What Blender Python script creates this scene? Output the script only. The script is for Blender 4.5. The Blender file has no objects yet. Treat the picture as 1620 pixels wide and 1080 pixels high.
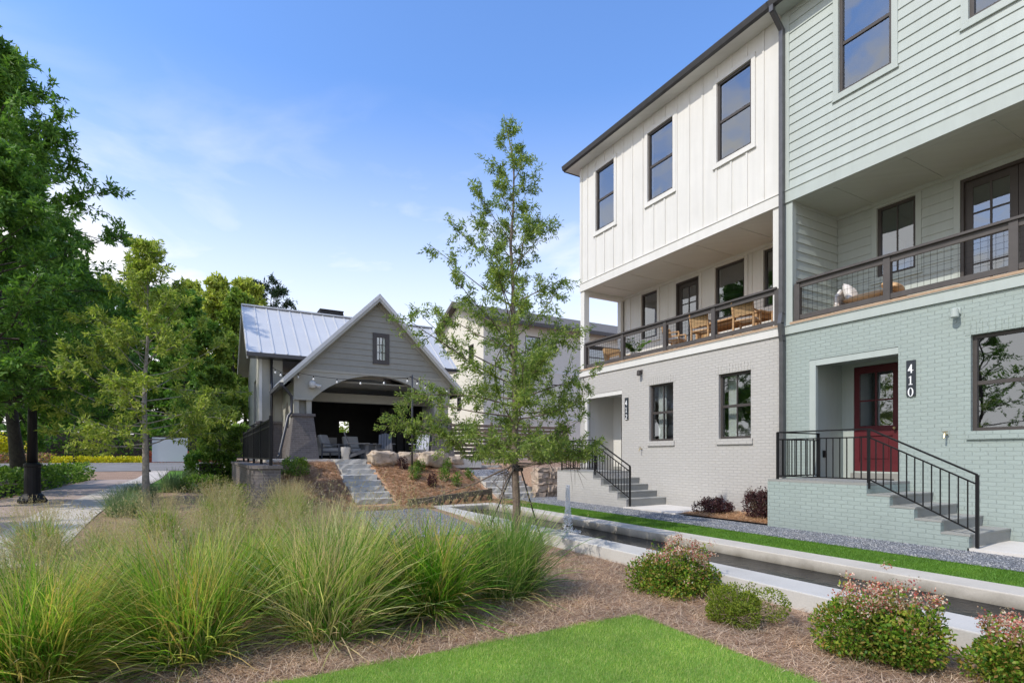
import bpy, math, random
import numpy as np
from mathutils import Vector
R = math.radians
scene = bpy.context.scene
COL = scene.collection

# ------------------------------------------------------------------ camera
cam_data = bpy.data.cameras.new('camera')
cam = bpy.data.objects.new('camera', cam_data)
COL.objects.link(cam)
cam.location = (0, 0, 1.32)
cam.rotation_euler = (R(90), 0, -R(29.57))
cam_data.sensor_width = 36
cam_data.lens = 860 / 1620 * 36
cam_data.shift_y = 180 / 1620
cam_data.clip_start = 0.05
cam_data.clip_end = 2000
scene.camera = cam

# ------------------------------------------------------------------ sky, sun, exposure
SUN_EL, SUN_AZ = R(47.5), R(264)          # azimuth clockwise from +Y: the sun stands over -X, a touch towards -Y
world = bpy.data.worlds.new('World')
scene.world = world
world.use_nodes = True
wn, wl = world.node_tree.nodes, world.node_tree.links
wn.clear()
w_out = wn.new('ShaderNodeOutputWorld')
w_bg = wn.new('ShaderNodeBackground')
sky = wn.new('ShaderNodeTexSky')
sky.sky_type = 'NISHITA'
sky.sun_disc = False
sky.sun_elevation = SUN_EL
sky.sun_rotation = SUN_AZ
sky.air_density = 1.0
sky.dust_density = 0.6
sky.ozone_density = 1.6
tc = wn.new('ShaderNodeTexCoord')
mp = wn.new('ShaderNodeMapping')
mp.inputs['Scale'].default_value = (1.0, 1.0, 2.4)
mp.inputs['Location'].default_value = (0.62, 0.25, 0.3)
cn = wn.new('ShaderNodeTexNoise')
cn.inputs['Scale'].default_value = 4.6
cn.inputs['Detail'].default_value = 7
cn.inputs['Roughness'].default_value = 0.52
cn.inputs['Distortion'].default_value = 0.4
cr = wn.new('ShaderNodeValToRGB')
cr.color_ramp.elements[0].position = 0.47
cr.color_ramp.elements[0].color = (0, 0, 0, 1)
cr.color_ramp.elements[1].position = 0.72
cr.color_ramp.elements[1].color = (1, 1, 1, 1)
sep = wn.new('ShaderNodeSeparateXYZ')
hm = wn.new('ShaderNodeMapRange')           # thin high cloud gathers towards the horizon
hm.inputs['From Min'].default_value = 0.03
hm.inputs['From Max'].default_value = 0.56
hm.inputs['To Min'].default_value = 1.0
hm.inputs['To Max'].default_value = 0.0
mul = wn.new('ShaderNodeMath'); mul.operation = 'MULTIPLY'
addh = wn.new('ShaderNodeMath'); addh.operation = 'MULTIPLY_ADD'
addh.inputs[1].default_value = 1.3
addh.use_clamp = True
mixc = wn.new('ShaderNodeMix'); mixc.data_type = 'RGBA'
mixc.inputs['B'].default_value = (7.2, 7.05, 6.95, 1)
tint = wn.new('ShaderNodeMix'); tint.data_type = 'RGBA'; tint.blend_type = 'MULTIPLY'
tint.inputs['Factor'].default_value = 1.0
tint.inputs['B'].default_value = (1.10, 1.42, 1.85, 1)
wl.new(tc.outputs['Generated'], mp.inputs['Vector'])
wl.new(mp.outputs['Vector'], cn.inputs['Vector'])
side = wn.new('ShaderNodeMath'); side.operation = 'MULTIPLY_ADD'; side.inputs[1].default_value = -0.12
wl.new(sep.outputs['X'], side.inputs[0]); wl.new(cn.outputs['Fac'], side.inputs[2])
wl.new(side.outputs[0], cr.inputs['Fac'])
wl.new(tc.outputs['Generated'], sep.inputs['Vector'])
wl.new(sep.outputs['Z'], hm.inputs['Value'])
pw = wn.new('ShaderNodeMath'); pw.operation = 'POWER'; pw.inputs[1].default_value = 1.45
wl.new(hm.outputs['Result'], pw.inputs[0])
wl.new(cr.outputs['Color'], mul.inputs[0])
sx = wn.new('ShaderNodeMapRange')              # broken cloud overhead on the sun side
sx.inputs['From Min'].default_value = -0.28; sx.inputs['From Max'].default_value = -0.62
wl.new(sep.outputs['X'], sx.inputs['Value'])
mx = wn.new('ShaderNodeMath'); mx.operation = 'MAXIMUM'
wl.new(hm.outputs['Result'], mx.inputs[0]); wl.new(sx.outputs['Result'], mx.inputs[1])
wl.new(mx.outputs[0], mul.inputs[1])
wl.new(pw.outputs[0], addh.inputs[0])
wl.new(mul.outputs[0], addh.inputs[2])
wl.new(sky.outputs['Color'], tint.inputs['A'])
wl.new(tint.outputs['Result'], mixc.inputs['A'])
wl.new(addh.outputs[0], mixc.inputs['Factor'])
wl.new(mixc.outputs['Result'], w_bg.inputs['Color'])
w_bg.inputs['Strength'].default_value = 0.142
wl.new(w_bg.outputs['Background'], w_out.inputs['Surface'])

sun_data = bpy.data.lights.new('sun', 'SUN')
sun_data.energy = 3.0
sun_data.angle = R(0.6)
sun_data.color = (1.0, 0.93, 0.82)
sun = bpy.data.objects.new('sun', sun_data)
COL.objects.link(sun)
S = Vector((math.sin(SUN_AZ) * math.cos(SUN_EL), math.cos(SUN_AZ) * math.cos(SUN_EL), math.sin(SUN_EL)))
sun.rotation_euler = (-S).to_track_quat('-Z', 'Y').to_euler()
sun.location = (-20, 0, 30)

scene.view_settings.view_transform = 'Standard'
scene.view_settings.look = 'None'
scene.view_settings.exposure = 0.30
scene.view_settings.gamma = 1.0
scene.cycles.max_bounces = 8
scene.cycles.transparent_max_bounces = 12
scene.cycles.caustics_reflective = False
scene.cycles.caustics_refractive = False

# ------------------------------------------------------------------ materials
def srgb(r, g, b):
    def f(c):
        c /= 255.0
        return c / 12.92 if c <= 0.04045 else ((c + 0.055) / 1.055) ** 2.4
    return (f(r), f(g), f(b))

class NT:
    def __init__(self, name):
        self.m = bpy.data.materials.new(name)
        self.m.use_nodes = True
        self.t = self.m.node_tree
        self.n, self.l = self.t.nodes, self.t.links
        self.b = self.n['Principled BSDF']
        self.out = self.n['Material Output']
    def new(self, kind, **kw):
        x = self.n.new(kind)
        for k, v in kw.items():
            if hasattr(x, k): setattr(x, k, v)
            else: x.inputs[k].default_value = v
        return x
    def link(self, a, b): self.l.new(a, b)
    def pos(self):
        return self.new('ShaderNodeNewGeometry').outputs['Position']
    def uvz(self):
        """(x + y, z): one flat layout that suits every axis-aligned wall"""
        s = self.new('ShaderNodeSeparateXYZ')
        self.link(self.pos(), s.inputs[0])
        a = self.new('ShaderNodeMath', operation='ADD')
        self.link(s.outputs['X'], a.inputs[0]); self.link(s.outputs['Y'], a.inputs[1])
        c = self.new('ShaderNodeCombineXYZ')
        self.link(a.outputs[0], c.inputs['X']); self.link(s.outputs['Z'], c.inputs['Y'])
        return c.outputs[0]
    def noise(self, vec, scale, detail=4, rough=0.55, dist=0.0):
        x = self.new('ShaderNodeTexNoise')
        x.inputs['Scale'].default_value = scale; x.inputs['Detail'].default_value = detail
        x.inputs['Roughness'].default_value = rough; x.inputs['Distortion'].default_value = dist
        self.link(vec, x.inputs['Vector'])
        return x.outputs['Fac']
    def ramp(self, fac, stops):
        x = self.new('ShaderNodeValToRGB')
        e = x.color_ramp.elements
        while len(e) < len(stops): e.new(0.5)
        for el, (p, c) in zip(e, stops):
            el.position = p; el.color = (*c, 1) if len(c) == 3 else c
        self.link(fac, x.inputs['Fac'])
        return x.outputs['Color']
    def mix(self, fac, a, b, blend='MIX'):
        x = self.new('ShaderNodeMix', data_type='RGBA', blend_type=blend)
        for s, v in (('Factor', fac), ('A', a), ('B', b)):
            if isinstance(v, (int, float)): x.inputs[s].default_value = v
            elif isinstance(v, tuple): x.inputs[s].default_value = (*v, 1)
            else: self.link(v, x.inputs[s])
        return x.outputs['Result']
    def bump(self, h, strength=0.4, dist=0.01):
        x = self.new('ShaderNodeBump')
        x.inputs['Strength'].default_value = strength; x.inputs['Distance'].default_value = dist
        self.link(h, x.inputs['Height'])
        self.link(x.outputs['Normal'], self.b.inputs['Normal'])
        return x
    def base(self, c):
        if isinstance(c, tuple): self.b.inputs['Base Color'].default_value = (*c, 1)
        else: self.link(c, self.b.inputs['Base Color'])
    def set(self, rough=0.6, metal=0.0, spec=0.4):
        self.b.inputs['Roughness'].default_value = rough
        self.b.inputs['Metallic'].default_value = metal
        self.b.inputs['Specular IOR Level'].default_value = spec

def plain(name, c, rough=0.6, metal=0.0, var=0.08, scale=6.0, spec=0.4, bump=0.0):
    k = NT(name); k.set(rough, metal, spec)
    p = k.pos()
    n = k.noise(p, scale, 5, 0.6)
    lo = tuple(max(0, v * (1 - var)) for v in c); hi = tuple(min(1, v * (1 + var)) for v in c)
    k.base(k.ramp(n, [(0.3, lo), (0.7, hi)]))
    if bump: k.bump(k.noise(p, scale * 9, 4), bump, 0.01)
    return k.m

def painted_boards(name, c):
    """painted cladding: faint rain streaks, slightly wavy boards"""
    k = NT(name); k.set(0.5, 0, 0.35)
    v = k.uvz()
    m = k.new('ShaderNodeMapping'); m.inputs['Scale'].default_value = (7.0, 0.5, 1.0)
    k.link(v, m.inputs['Vector'])
    st = k.noise(m.outputs[0], 1.0, 5, 0.6)
    bl = k.noise(k.pos(), 0.8, 4, 0.6)
    a = k.ramp(st, [(0.3, tuple(x * 0.93 for x in c)), (0.62, c)])
    k.base(k.mix(1.0, a, k.ramp(bl, [(0.3, (0.95, 0.95, 0.94)), (0.7, (1.03, 1.03, 1.03))]), 'MULTIPLY'))
    k.bump(k.noise(v, 5.5, 3, 0.5), 0.12, 0.03)
    return k.m

def brick(name, c, mortar=None, var=0.10, bw=0.2, bh=0.066, strength=0.9, joint=0.006):
    k = NT(name); k.set(0.62, 0, 0.3)
    v = k.uvz()
    wob = k.new('ShaderNodeTexNoise'); wob.inputs['Scale'].default_value = 9; wob.inputs['Detail'].default_value = 2
    k.link(v, wob.inputs['Vector'])
    off = k.new('ShaderNodeVectorMath', operation='SCALE'); off.inputs['Scale'].default_value = 0.016
    k.link(wob.outputs['Color'], off.inputs[0])
    ad = k.new('ShaderNodeVectorMath', operation='ADD')
    k.link(v, ad.inputs[0]); k.link(off.outputs[0], ad.inputs[1])
    bt = k.new('ShaderNodeTexBrick')
    bt.inputs['Scale'].default_value = 1.0
    bt.inputs['Brick Width'].default_value = bw; bt.inputs['Row Height'].default_value = bh
    bt.inputs['Mortar Size'].default_value = joint; bt.inputs['Mortar Smooth'].default_value = 0.35
    bt.inputs['Color1'].default_value = (0.3, 0.3, 0.3, 1); bt.inputs['Color2'].default_value = (0.9, 0.9, 0.9, 1)
    bt.inputs['Mortar'].default_value = (0, 0, 0, 1)
    k.link(ad.outputs[0], bt.inputs['Vector'])
    n = k.noise(k.pos(), 38, 4, 0.6)
    big = k.noise(k.pos(), 1.3, 3)
    h = k.mix(0.35, bt.outputs['Color'], n)
    lo = tuple(x * (1 - var) for x in c); hi = tuple(min(1, x * (1 + var)) for x in c)
    col = k.ramp(k.mix(0.5, bt.outputs['Color'], big), [(0.15, lo), (0.75, hi)])
    mc = mortar or tuple(x * 0.93 for x in c)
    sp = k.new('ShaderNodeSeparateXYZ'); k.link(k.pos(), sp.inputs[0])
    dn = k.new('ShaderNodeMath', operation='MULTIPLY_ADD'); dn.inputs[1].default_value = -0.9      # splash stains with a ragged upper edge
    k.link(k.noise(v, 3.5, 5, 0.65), dn.inputs[0]); k.link(sp.outputs['Z'], dn.inputs[2])
    mr = k.new('ShaderNodeMapRange'); mr.inputs['From Min'].default_value = -0.55; mr.inputs['From Max'].default_value = 0.05
    mr.inputs['To Min'].default_value = 0.45; mr.inputs['To Max'].default_value = 0.0
    k.link(dn.outputs[0], mr.inputs['Value'])
    wall = k.mix(bt.outputs['Fac'], col, mc)
    k.base(k.mix(mr.outputs[0], wall, tuple(x * 0.62 for x in c)))
    k.bump(h, strength, 0.012)
    return k.m

def leaf_mat(name, cols, trans=0.35, rough=0.5, gain=1.0):
    cols = [tuple(min(0.9, v * gain) for v in c) for c in cols]
    k = NT(name); k.set(rough, 0, 0.25)
    g = k.new('ShaderNodeNewGeometry')
    st = [(i / max(1, len(cols) - 1), c) for i, c in enumerate(cols)]
    col = k.ramp(g.outputs['Random Per Island'], st)
    big = k.noise(g.outputs['Position'], 2.2, 4)
    col = k.mix(1.0, col, k.ramp(big, [(0.3, (0.72, 0.76, 0.76)), (0.7, (1.2, 1.14, 1.0))]), 'MULTIPLY')
    k.base(col)
    tr = k.new('ShaderNodeBsdfTranslucent')
    bright = k.mix(1.0, col, (1.5, 1.6, 0.9), 'MULTIPLY')
    k.link(bright, tr.inputs['Color'])
    ms = k.new('ShaderNodeMixShader'); ms.inputs['Fac'].default_value = trans
    k.link(k.b.outputs[0], ms.inputs[1]); k.link(tr.outputs[0], ms.inputs[2])
    k.link(ms.outputs[0], k.out.inputs['Surface'])
    return k.m

def glass_mat(name, tintc=(0.84, 0.88, 0.88), refl=1.0, wavy=0.0):
    k = NT(name)
    gl = k.new('ShaderNodeBsdfGlossy'); gl.inputs['Roughness'].default_value = 0.01
    gl.inputs['Color'].default_value = (0.9, 0.95, 1.0, 1)
    tr = k.new('ShaderNodeBsdfTransparent'); tr.inputs['Color'].default_value = (*tintc, 1)
    fr = k.new('ShaderNodeFresnel'); fr.inputs['IOR'].default_value = 1.9
    ml = k.new('ShaderNodeMath', operation='MULTIPLY_ADD'); ml.inputs[1].default_value = refl; ml.inputs[2].default_value = 0.16
    ml.use_clamp = True
    k.link(fr.outputs[0], ml.inputs[0])
    if wavy:
        b = k.new('ShaderNodeBump'); b.inputs['Strength'].default_value = wavy; b.inputs['Distance'].default_value = 0.02
        k.link(k.noise(k.pos(), 2.2, 1), b.inputs['Height'])
        k.link(b.outputs[0], gl.inputs['Normal'])
    geo = k.new('ShaderNodeNewGeometry')           # reflect once, at the outer face of the sheet
    inv = k.new('ShaderNodeMath', operation='SUBTRACT'); inv.inputs[0].default_value = 1.0
    k.link(geo.outputs['Backfacing'], inv.inputs[1])
    fm = k.new('ShaderNodeMath', operation='MULTIPLY')
    k.link(ml.outputs[0], fm.inputs[0]); k.link(inv.outputs[0], fm.inputs[1])
    k.link(k.mix(geo.outputs['Backfacing'], tintc, (1.0, 1.0, 1.0)), tr.inputs['Color'])
    ms = k.new('ShaderNodeMixShader')
    k.link(fm.outputs[0], ms.inputs['Fac']); k.link(tr.outputs[0], ms.inputs[1]); k.link(gl.outputs[0], ms.inputs[2])
    k.link(ms.outputs[0], k.out.inputs['Surface'])
    return k.m

def ground_mat(name, stops, scale=40, big=(0.85, 1.12), bump=0.5, stretch=1.0, dist=0.6, rough=0.9, bd=0.02):
    k = NT(name); k.set(rough, 0, 0.15)
    p = k.pos()
    if stretch != 1.0:
        m = k.new('ShaderNodeMapping'); m.inputs['Scale'].default_value = (1, stretch, 1)
        k.link(p, m.inputs['Vector']); q = m.outputs[0]
    else: q = p
    n = k.noise(q, scale, 6, 0.7, dist)
    col = k.ramp(n, stops)
    bg = k.noise(p, 0.9, 4, 0.6)
    col = k.mix(1.0, col, k.ramp(bg, [(0.3, (big[0],) * 3), (0.7, (big[1],) * 3)]), 'MULTIPLY')
    k.base(col); k.bump(n, bump, bd)
    return k.m

def gravel_mat(name, cols, scale=55):
    k = NT(name); k.set(0.8, 0, 0.3)
    v = k.new('ShaderNodeTexVoronoi'); v.inputs['Scale'].default_value = scale
    k.link(k.pos(), v.inputs['Vector'])
    s = k.new('ShaderNodeSeparateColor'); k.link(v.outputs['Color'], s.inputs[0])
    k.base(k.ramp(s.outputs[0], cols))
    inv = k.new('ShaderNodeMath', operation='SUBTRACT'); inv.inputs[0].default_value = 1.0
    k.link(v.outputs['Distance'], inv.inputs[1])
    k.bump(inv.outputs[0], 0.9, 0.02)
    return k.m

def concrete_mat(name, c, stain=None, zlo=None, zhi=None):
    k = NT(name); k.set(0.85, 0, 0.25)
    p = k.pos()
    n1 = k.noise(p, 1.6, 6, 0.62); n2 = k.noise(p, 60, 3)
    col = k.ramp(n1, [(0.25, tuple(x * 0.82 for x in c)), (0.5, c), (0.75, tuple(min(1, x * 1.1) for x in c))])
    col = k.mix(0.18, col, k.ramp(n2, [(0.3, tuple(x * 0.6 for x in c)), (0.7, tuple(min(1, x * 1.2) for x in c))]))
    if stain:
        s = k.new('ShaderNodeSeparateXYZ'); k.link(p, s.inputs[0])
        nz = k.noise(p, 2.6, 5, 0.65)
        ad = k.new('ShaderNodeMath', operation='MULTIPLY_ADD'); ad.inputs[1].default_value = 0.22
        k.link(nz, ad.inputs[0]); k.link(s.outputs['Z'], ad.inputs[2])
        mr = k.new('ShaderNodeMapRange'); mr.inputs['From Min'].default_value = zlo; mr.inputs['From Max'].default_value = zhi
        mr.inputs['To Min'].default_value = 1; mr.inputs['To Max'].default_value = 0
        k.link(ad.outputs[0], mr.inputs['Value'])
        col = k.mix(mr.outputs[0], col, stain)
    k.base(col); k.bump(n2, 0.15, 0.01)
    return k.m

M = {}
M['white'] = painted_boards('white paint', (0.68, 0.672, 0.64))
M['cream'] = plain('cream siding', (0.66, 0.63, 0.55), 0.6, var=0.05)
M['white_brick'] = brick('warm grey painted brick', (0.46, 0.445, 0.42), var=0.06, strength=1.0)
M['green'] = painted_boards('pale green paint', (0.435, 0.485, 0.46))
M['green_brick'] = brick('pale green painted brick', (0.318, 0.375, 0.35), var=0.07, strength=1.0)
M['taupe'] = plain('dark taupe paint', (0.062, 0.054, 0.050), 0.45, var=0.1)
M['taupe_rail'] = plain('taupe stained timber', (0.078, 0.070, 0.066), 0.55, var=0.15)
M['black'] = plain('black metal', (0.010, 0.010, 0.011), 0.5, 0.0, var=0.1, spec=0.25)
M['gutter'] = plain('dark bronze metal', (0.06, 0.06, 0.065), 0.35, 0.3, var=0.12)
M['spout'] = plain('grey aluminium downspout', (0.12, 0.12, 0.125), 0.32, 0.4, var=0.15)
M['roof'] = plain('dark shingle', (0.04, 0.038, 0.036), 0.9, var=0.35, scale=14, bump=0.5)
M['red'] = plain('red door paint', (0.11, 0.018, 0.024), 0.4, var=0.08)
M['deck'] = plain('cedar deck boards', (0.42, 0.30, 0.20), 0.7, var=0.15, scale=8)
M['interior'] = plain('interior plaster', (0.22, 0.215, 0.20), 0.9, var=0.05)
M['curtain'] = plain('white linen curtain', (0.78, 0.80, 0.78), 0.9, var=0.04)
M['glass'] = glass_mat('window glass', wavy=0.12)
M['step'] = concrete_mat('grey step concrete', (0.30, 0.30, 0.28))
M['pad'] = concrete_mat('pale walk concrete', (0.60, 0.57, 0.53))
M['pool'] = concrete_mat('weathered pool concrete', (0.50, 0.465, 0.41), (0.12, 0.105, 0.075), -0.06, 0.10)
M['poolface'] = concrete_mat('pool concrete outer face', (0.50, 0.485, 0.455))
M['path'] = concrete_mat('path concrete', (0.54, 0.49, 0.43))
M['asphalt'] = ground_mat('worn asphalt', [(0.3, (0.17, 0.165, 0.16)), (0.7, (0.27, 0.26, 0.255))], 60, bump=0.2)
M['paver'] = brick('pinkish path pavers', (0.42, 0.33, 0.28), var=0.25, bw=0.22, bh=0.11, strength=0.3)
M['mulch'] = ground_mat('pine straw mulch', [(0.28, (0.12, 0.072, 0.048)), (0.5, (0.33, 0.22, 0.155)), (0.72, (0.53, 0.40, 0.30))], 34, bump=0.8, stretch=0.45, dist=2.2)
M['mulch_red'] = ground_mat('fresh orange pine straw', [(0.28, (0.24, 0.13, 0.075)), (0.5, (0.46, 0.285, 0.175)), (0.72, (0.62, 0.42, 0.28))], 26, bump=0.8, stretch=0.5, dist=2.0)
M['lawn'] = ground_mat('lawn soil and thatch', [(0.3, (0.10, 0.20, 0.025)), (0.7, (0.19, 0.34, 0.055))], 45, bump=0.6)
M['turf'] = ground_mat('distant turf', [(0.3, (0.07, 0.16, 0.02)), (0.7, (0.16, 0.32, 0.05))], 20, bump=0.4)
M['gravel'] = gravel_mat('blue grey gravel', [(0.0, (0.07, 0.075, 0.09)), (0.5, (0.17, 0.18, 0.205)), (0.85, (0.28, 0.29, 0.32)), (1.0, (0.6, 0.6, 0.62))])
M['grass'] = leaf_mat('lawn blade green', [(0.18, 0.32, 0.055), (0.27, 0.42, 0.08), (0.36, 0.49, 0.13), (0.50, 0.52, 0.24), (0.23, 0.38, 0.065)], 0.4)
M['grass_strip'] = leaf_mat('darker strip grass', [(0.075, 0.17, 0.02), (0.12, 0.24, 0.032), (0.17, 0.29, 0.05)], 0.35)
M['clump'] = leaf_mat('ornamental grass blades', [(0.055, 0.18, 0.014), (0.10, 0.27, 0.022), (0.19, 0.38, 0.035), (0.33, 0.48, 0.07), (0.50, 0.53, 0.17), (0.62, 0.42, 0.18), (0.08, 0.24, 0.02), (0.14, 0.33, 0.03)], 0.36)
M['clump_yellow'] = leaf_mat('yellow green grass blades', [(0.08, 0.21, 0.02), (0.15, 0.32, 0.034), (0.26, 0.41, 0.055), (0.40, 0.49, 0.10), (0.54, 0.52, 0.19), (0.60, 0.40, 0.15), (0.12, 0.28, 0.028)], 0.38)
M['clump_beige'] = leaf_mat('bleached grass blades', [(0.07, 0.20, 0.02), (0.15, 0.31, 0.04), (0.30, 0.42, 0.09), (0.48, 0.52, 0.19), (0.64, 0.58, 0.33), (0.70, 0.52, 0.33), (0.12, 0.27, 0.03)], 0.38)
M['clump_dark'] = leaf_mat('deep green grass blades', [(0.07, 0.16, 0.035), (0.12, 0.25, 0.05), (0.19, 0.32, 0.07), (0.31, 0.40, 0.13), (0.48, 0.45, 0.25)], 0.4)
M['clump_blue'] = leaf_mat('grey green grass blades', [(0.10, 0.17, 0.09), (0.17, 0.25, 0.13), (0.26, 0.31, 0.19)], 0.4)
M['seed'] = leaf_mat('tan grass seed heads', [(0.30, 0.22, 0.14), (0.42, 0.33, 0.22), (0.5, 0.42, 0.28), (0.36, 0.38, 0.2)], 0.4)
M['straw'] = leaf_mat('loose pine needles', [(0.16, 0.085, 0.055), (0.36, 0.225, 0.155), (0.58, 0.43, 0.33), (0.72, 0.57, 0.45), (0.42, 0.255, 0.16)], 0.15)
M['straw_red'] = leaf_mat('fresh pine needles', [(0.24, 0.115, 0.06), (0.42, 0.24, 0.14), (0.55, 0.36, 0.23), (0.6, 0.42, 0.28)], 0.15)
M['leaf_young'] = leaf_mat('young oak leaves', [(0.065, 0.115, 0.03), (0.12, 0.18, 0.042), (0.19, 0.255, 0.06), (0.28, 0.33, 0.10)], 0.42, gain=1.25)
M['leaf_pale'] = leaf_mat('pale young oak leaves', [(0.15, 0.23, 0.035), (0.25, 0.34, 0.055), (0.36, 0.43, 0.09), (0.46, 0.50, 0.15)], 0.45, gain=0.92)
M['leaf_oak'] = leaf_mat('dark oak leaves', [(0.05, 0.12, 0.022), (0.085, 0.18, 0.03), (0.15, 0.26, 0.05)], 0.38, gain=1.2)
M['leaf_mid'] = leaf_mat('mid green leaves', [(0.07, 0.125, 0.022), (0.125, 0.195, 0.032), (0.20, 0.265, 0.05)], 0.35, gain=1.45)
M['leaf_yellow'] = leaf_mat('yellow green leaves', [(0.14, 0.18, 0.035), (0.24, 0.28, 0.055), (0.36, 0.37, 0.10)], 0.4, gain=1.5)
M['leaf_pine'] = leaf_mat('pine needles', [(0.015, 0.04, 0.016), (0.03, 0.065, 0.022)], 0.2)
M['leaf_hedge'] = leaf_mat('clipped hedge leaves', [(0.05, 0.11, 0.018), (0.10, 0.19, 0.028), (0.18, 0.27, 0.05)], 0.35, gain=1.2)
M['leaf_abelia'] = leaf_mat('abelia leaves', [(0.04, 0.11, 0.014), (0.08, 0.19, 0.02), (0.17, 0.30, 0.03), (0.30, 0.38, 0.05), (0.34, 0.20, 0.07), (0.12, 0.25, 0.025)], 0.35)
M['leaf_lime'] = leaf_mat('lime shrub leaves', [(0.09, 0.14, 0.018), (0.18, 0.24, 0.03), (0.30, 0.34, 0.05)], 0.4)
M['petal'] = leaf_mat('pink and white petals', [(0.52, 0.12, 0.13), (0.60, 0.26, 0.24), (0.80, 0.72, 0.66), (0.42, 0.08, 0.09), (0.34, 0.13, 0.07), (0.80, 0.70, 0.64), (0.20, 0.22, 0.05)], 0.35)
M['leaf_plum'] = leaf_mat('plum leaves', [(0.035, 0.016, 0.022), (0.07, 0.032, 0.038), (0.12, 0.05, 0.055)], 0.25)
M['flower_yellow'] = leaf_mat('yellow flowers', [(0.5, 0.42, 0.01), (0.65, 0.6, 0.03), (0.3, 0.36, 0.02)], 0.3)
M['flower_red'] = leaf_mat('red flowers', [(0.20, 0.035, 0.03), (0.34, 0.09, 0.06), (0.12, 0.06, 0.03)], 0.3)
M['flower_mix'] = leaf_mat('mixed bedding flowers', [(0.3, 0.07, 0.07), (0.42, 0.26, 0.22), (0.08, 0.12, 0.03), (0.45, 0.36, 0.05)], 0.3)
M['bark'] = plain('grey brown bark', (0.17, 0.135, 0.105), 0.9, var=0.4, scale=22, bump=0.7)
M['bark_dark'] = plain('dark bark', (0.06, 0.05, 0.042), 0.95, var=0.4, scale=14, bump=0.6)
M['bark_pale'] = plain('pale smooth bark', (0.26, 0.235, 0.20), 0.85, var=0.3, scale=18, bump=0.4)
M['twig'] = plain('bare tan twigs', (0.30, 0.22, 0.15), 0.9, var=0.3, scale=30)
M['strap'] = plain('black strap', (0.02, 0.02, 0.02), 0.7)
M['pav_siding'] = plain('grey green siding', (0.31, 0.305, 0.265), 0.6, var=0.05)
M['pav_trim'] = plain('stone grey trim', (0.40, 0.39, 0.335), 0.6, var=0.05)
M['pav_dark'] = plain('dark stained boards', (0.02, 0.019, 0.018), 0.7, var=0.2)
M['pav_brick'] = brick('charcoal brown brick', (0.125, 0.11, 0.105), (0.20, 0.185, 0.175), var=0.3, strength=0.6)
M['metal_roof'] = plain('standing seam metal', (0.60, 0.60, 0.59), 0.5, 0.22, var=0.05, scale=0.8)
M['slab'] = concrete_mat('patio slab concrete', (0.60, 0.58, 0.54))
M['stone'] = concrete_mat('bluish grey slab stone', (0.47, 0.455, 0.42))
M['fieldstone'] = plain('buff fieldstone', (0.43, 0.34, 0.265), 0.9, var=0.35, scale=5, bump=0.7)
M['boulder'] = plain('buff boulder', (0.46, 0.375, 0.29), 0.9, var=0.4, scale=4.5, bump=0.9)
M['timber'] = plain('weathered timber', (0.115, 0.10, 0.072), 0.9, var=0.35, scale=20, bump=0.4)
M['fence_wood'] = plain('brown fence slats', (0.20, 0.15, 0.115), 0.8, var=0.2)
M['teak'] = plain('teak', (0.48, 0.29, 0.14), 0.55, var=0.15, scale=14)
M['cane'] = plain('woven cane', (0.46, 0.30, 0.15), 0.75, var=0.25, scale=60, bump=0.4)
M['cushion'] = plain('white cushion', (0.72, 0.69, 0.66), 0.9, var=0.04)
M['tan_cushion'] = plain('tan cushion', (0.55, 0.36, 0.20), 0.9, var=0.1)
M['wicker'] = plain('pale wicker', (0.46, 0.40, 0.34), 0.8, var=0.35, scale=70, bump=0.6)
M['plastic_grey'] = plain('slate grey slats', (0.11, 0.11, 0.115), 0.5, var=0.1)
M['plastic_pale'] = plain('pale grey slats', (0.42, 0.43, 0.47), 0.5, var=0.06)
M['cushion_grey'] = plain('light grey cushion', (0.36, 0.35, 0.33), 0.9, var=0.08)
M['plaque'] = plain('slate plaque', (0.028, 0.034, 0.042), 0.5, var=0.1)
M['digit'] = plain('white numerals', (0.85, 0.86, 0.87), 0.5, var=0.0)
M['sign'] = plain('pale grey sign panel', (0.50, 0.53, 0.57), 0.4, var=0.03, scale=1)
M['bulb'] = plain('frosted bulb', (0.85, 0.85, 0.82), 0.2, var=0.0)
M['pot'] = plain('pale pot', (0.60, 0.58, 0.55), 0.7, var=0.05)
M['mat'] = plain('dark coir', (0.045, 0.04, 0.035), 0.95, var=0.3, scale=60)
M['brass'] = plain('brass', (0.55, 0.45, 0.25), 0.35, 0.9, var=0.1)
M['lampshade'] = plain('white lamp shade', (0.8, 0.8, 0.76), 0.8, var=0.02)

k = NT('dark pond water'); k.set(0.10, 0, 0.06); k.base((0.007, 0.008, 0.010))
k.bump(k.noise(k.pos(), 9, 3, 0.6, 0.4), 0.25, 0.03); M['water'] = k.m
k = NT('aerated water'); k.set(0.25, 0, 0.5); k.base((0.9, 0.92, 0.95)); k.b.inputs['Transmission Weight'].default_value = 0.15; k.b.inputs['IOR'].default_value = 1.2
M['spray'] = k.m
M['spray'] = plain('aerated white water', (0.9, 0.92, 0.95), 0.3, var=0.0)
M['dead'] = leaf_mat('dead straw blades', [(0.40, 0.27, 0.15), (0.58, 0.44, 0.27), (0.68, 0.56, 0.38), (0.34, 0.20, 0.11)], 0.3)

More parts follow.
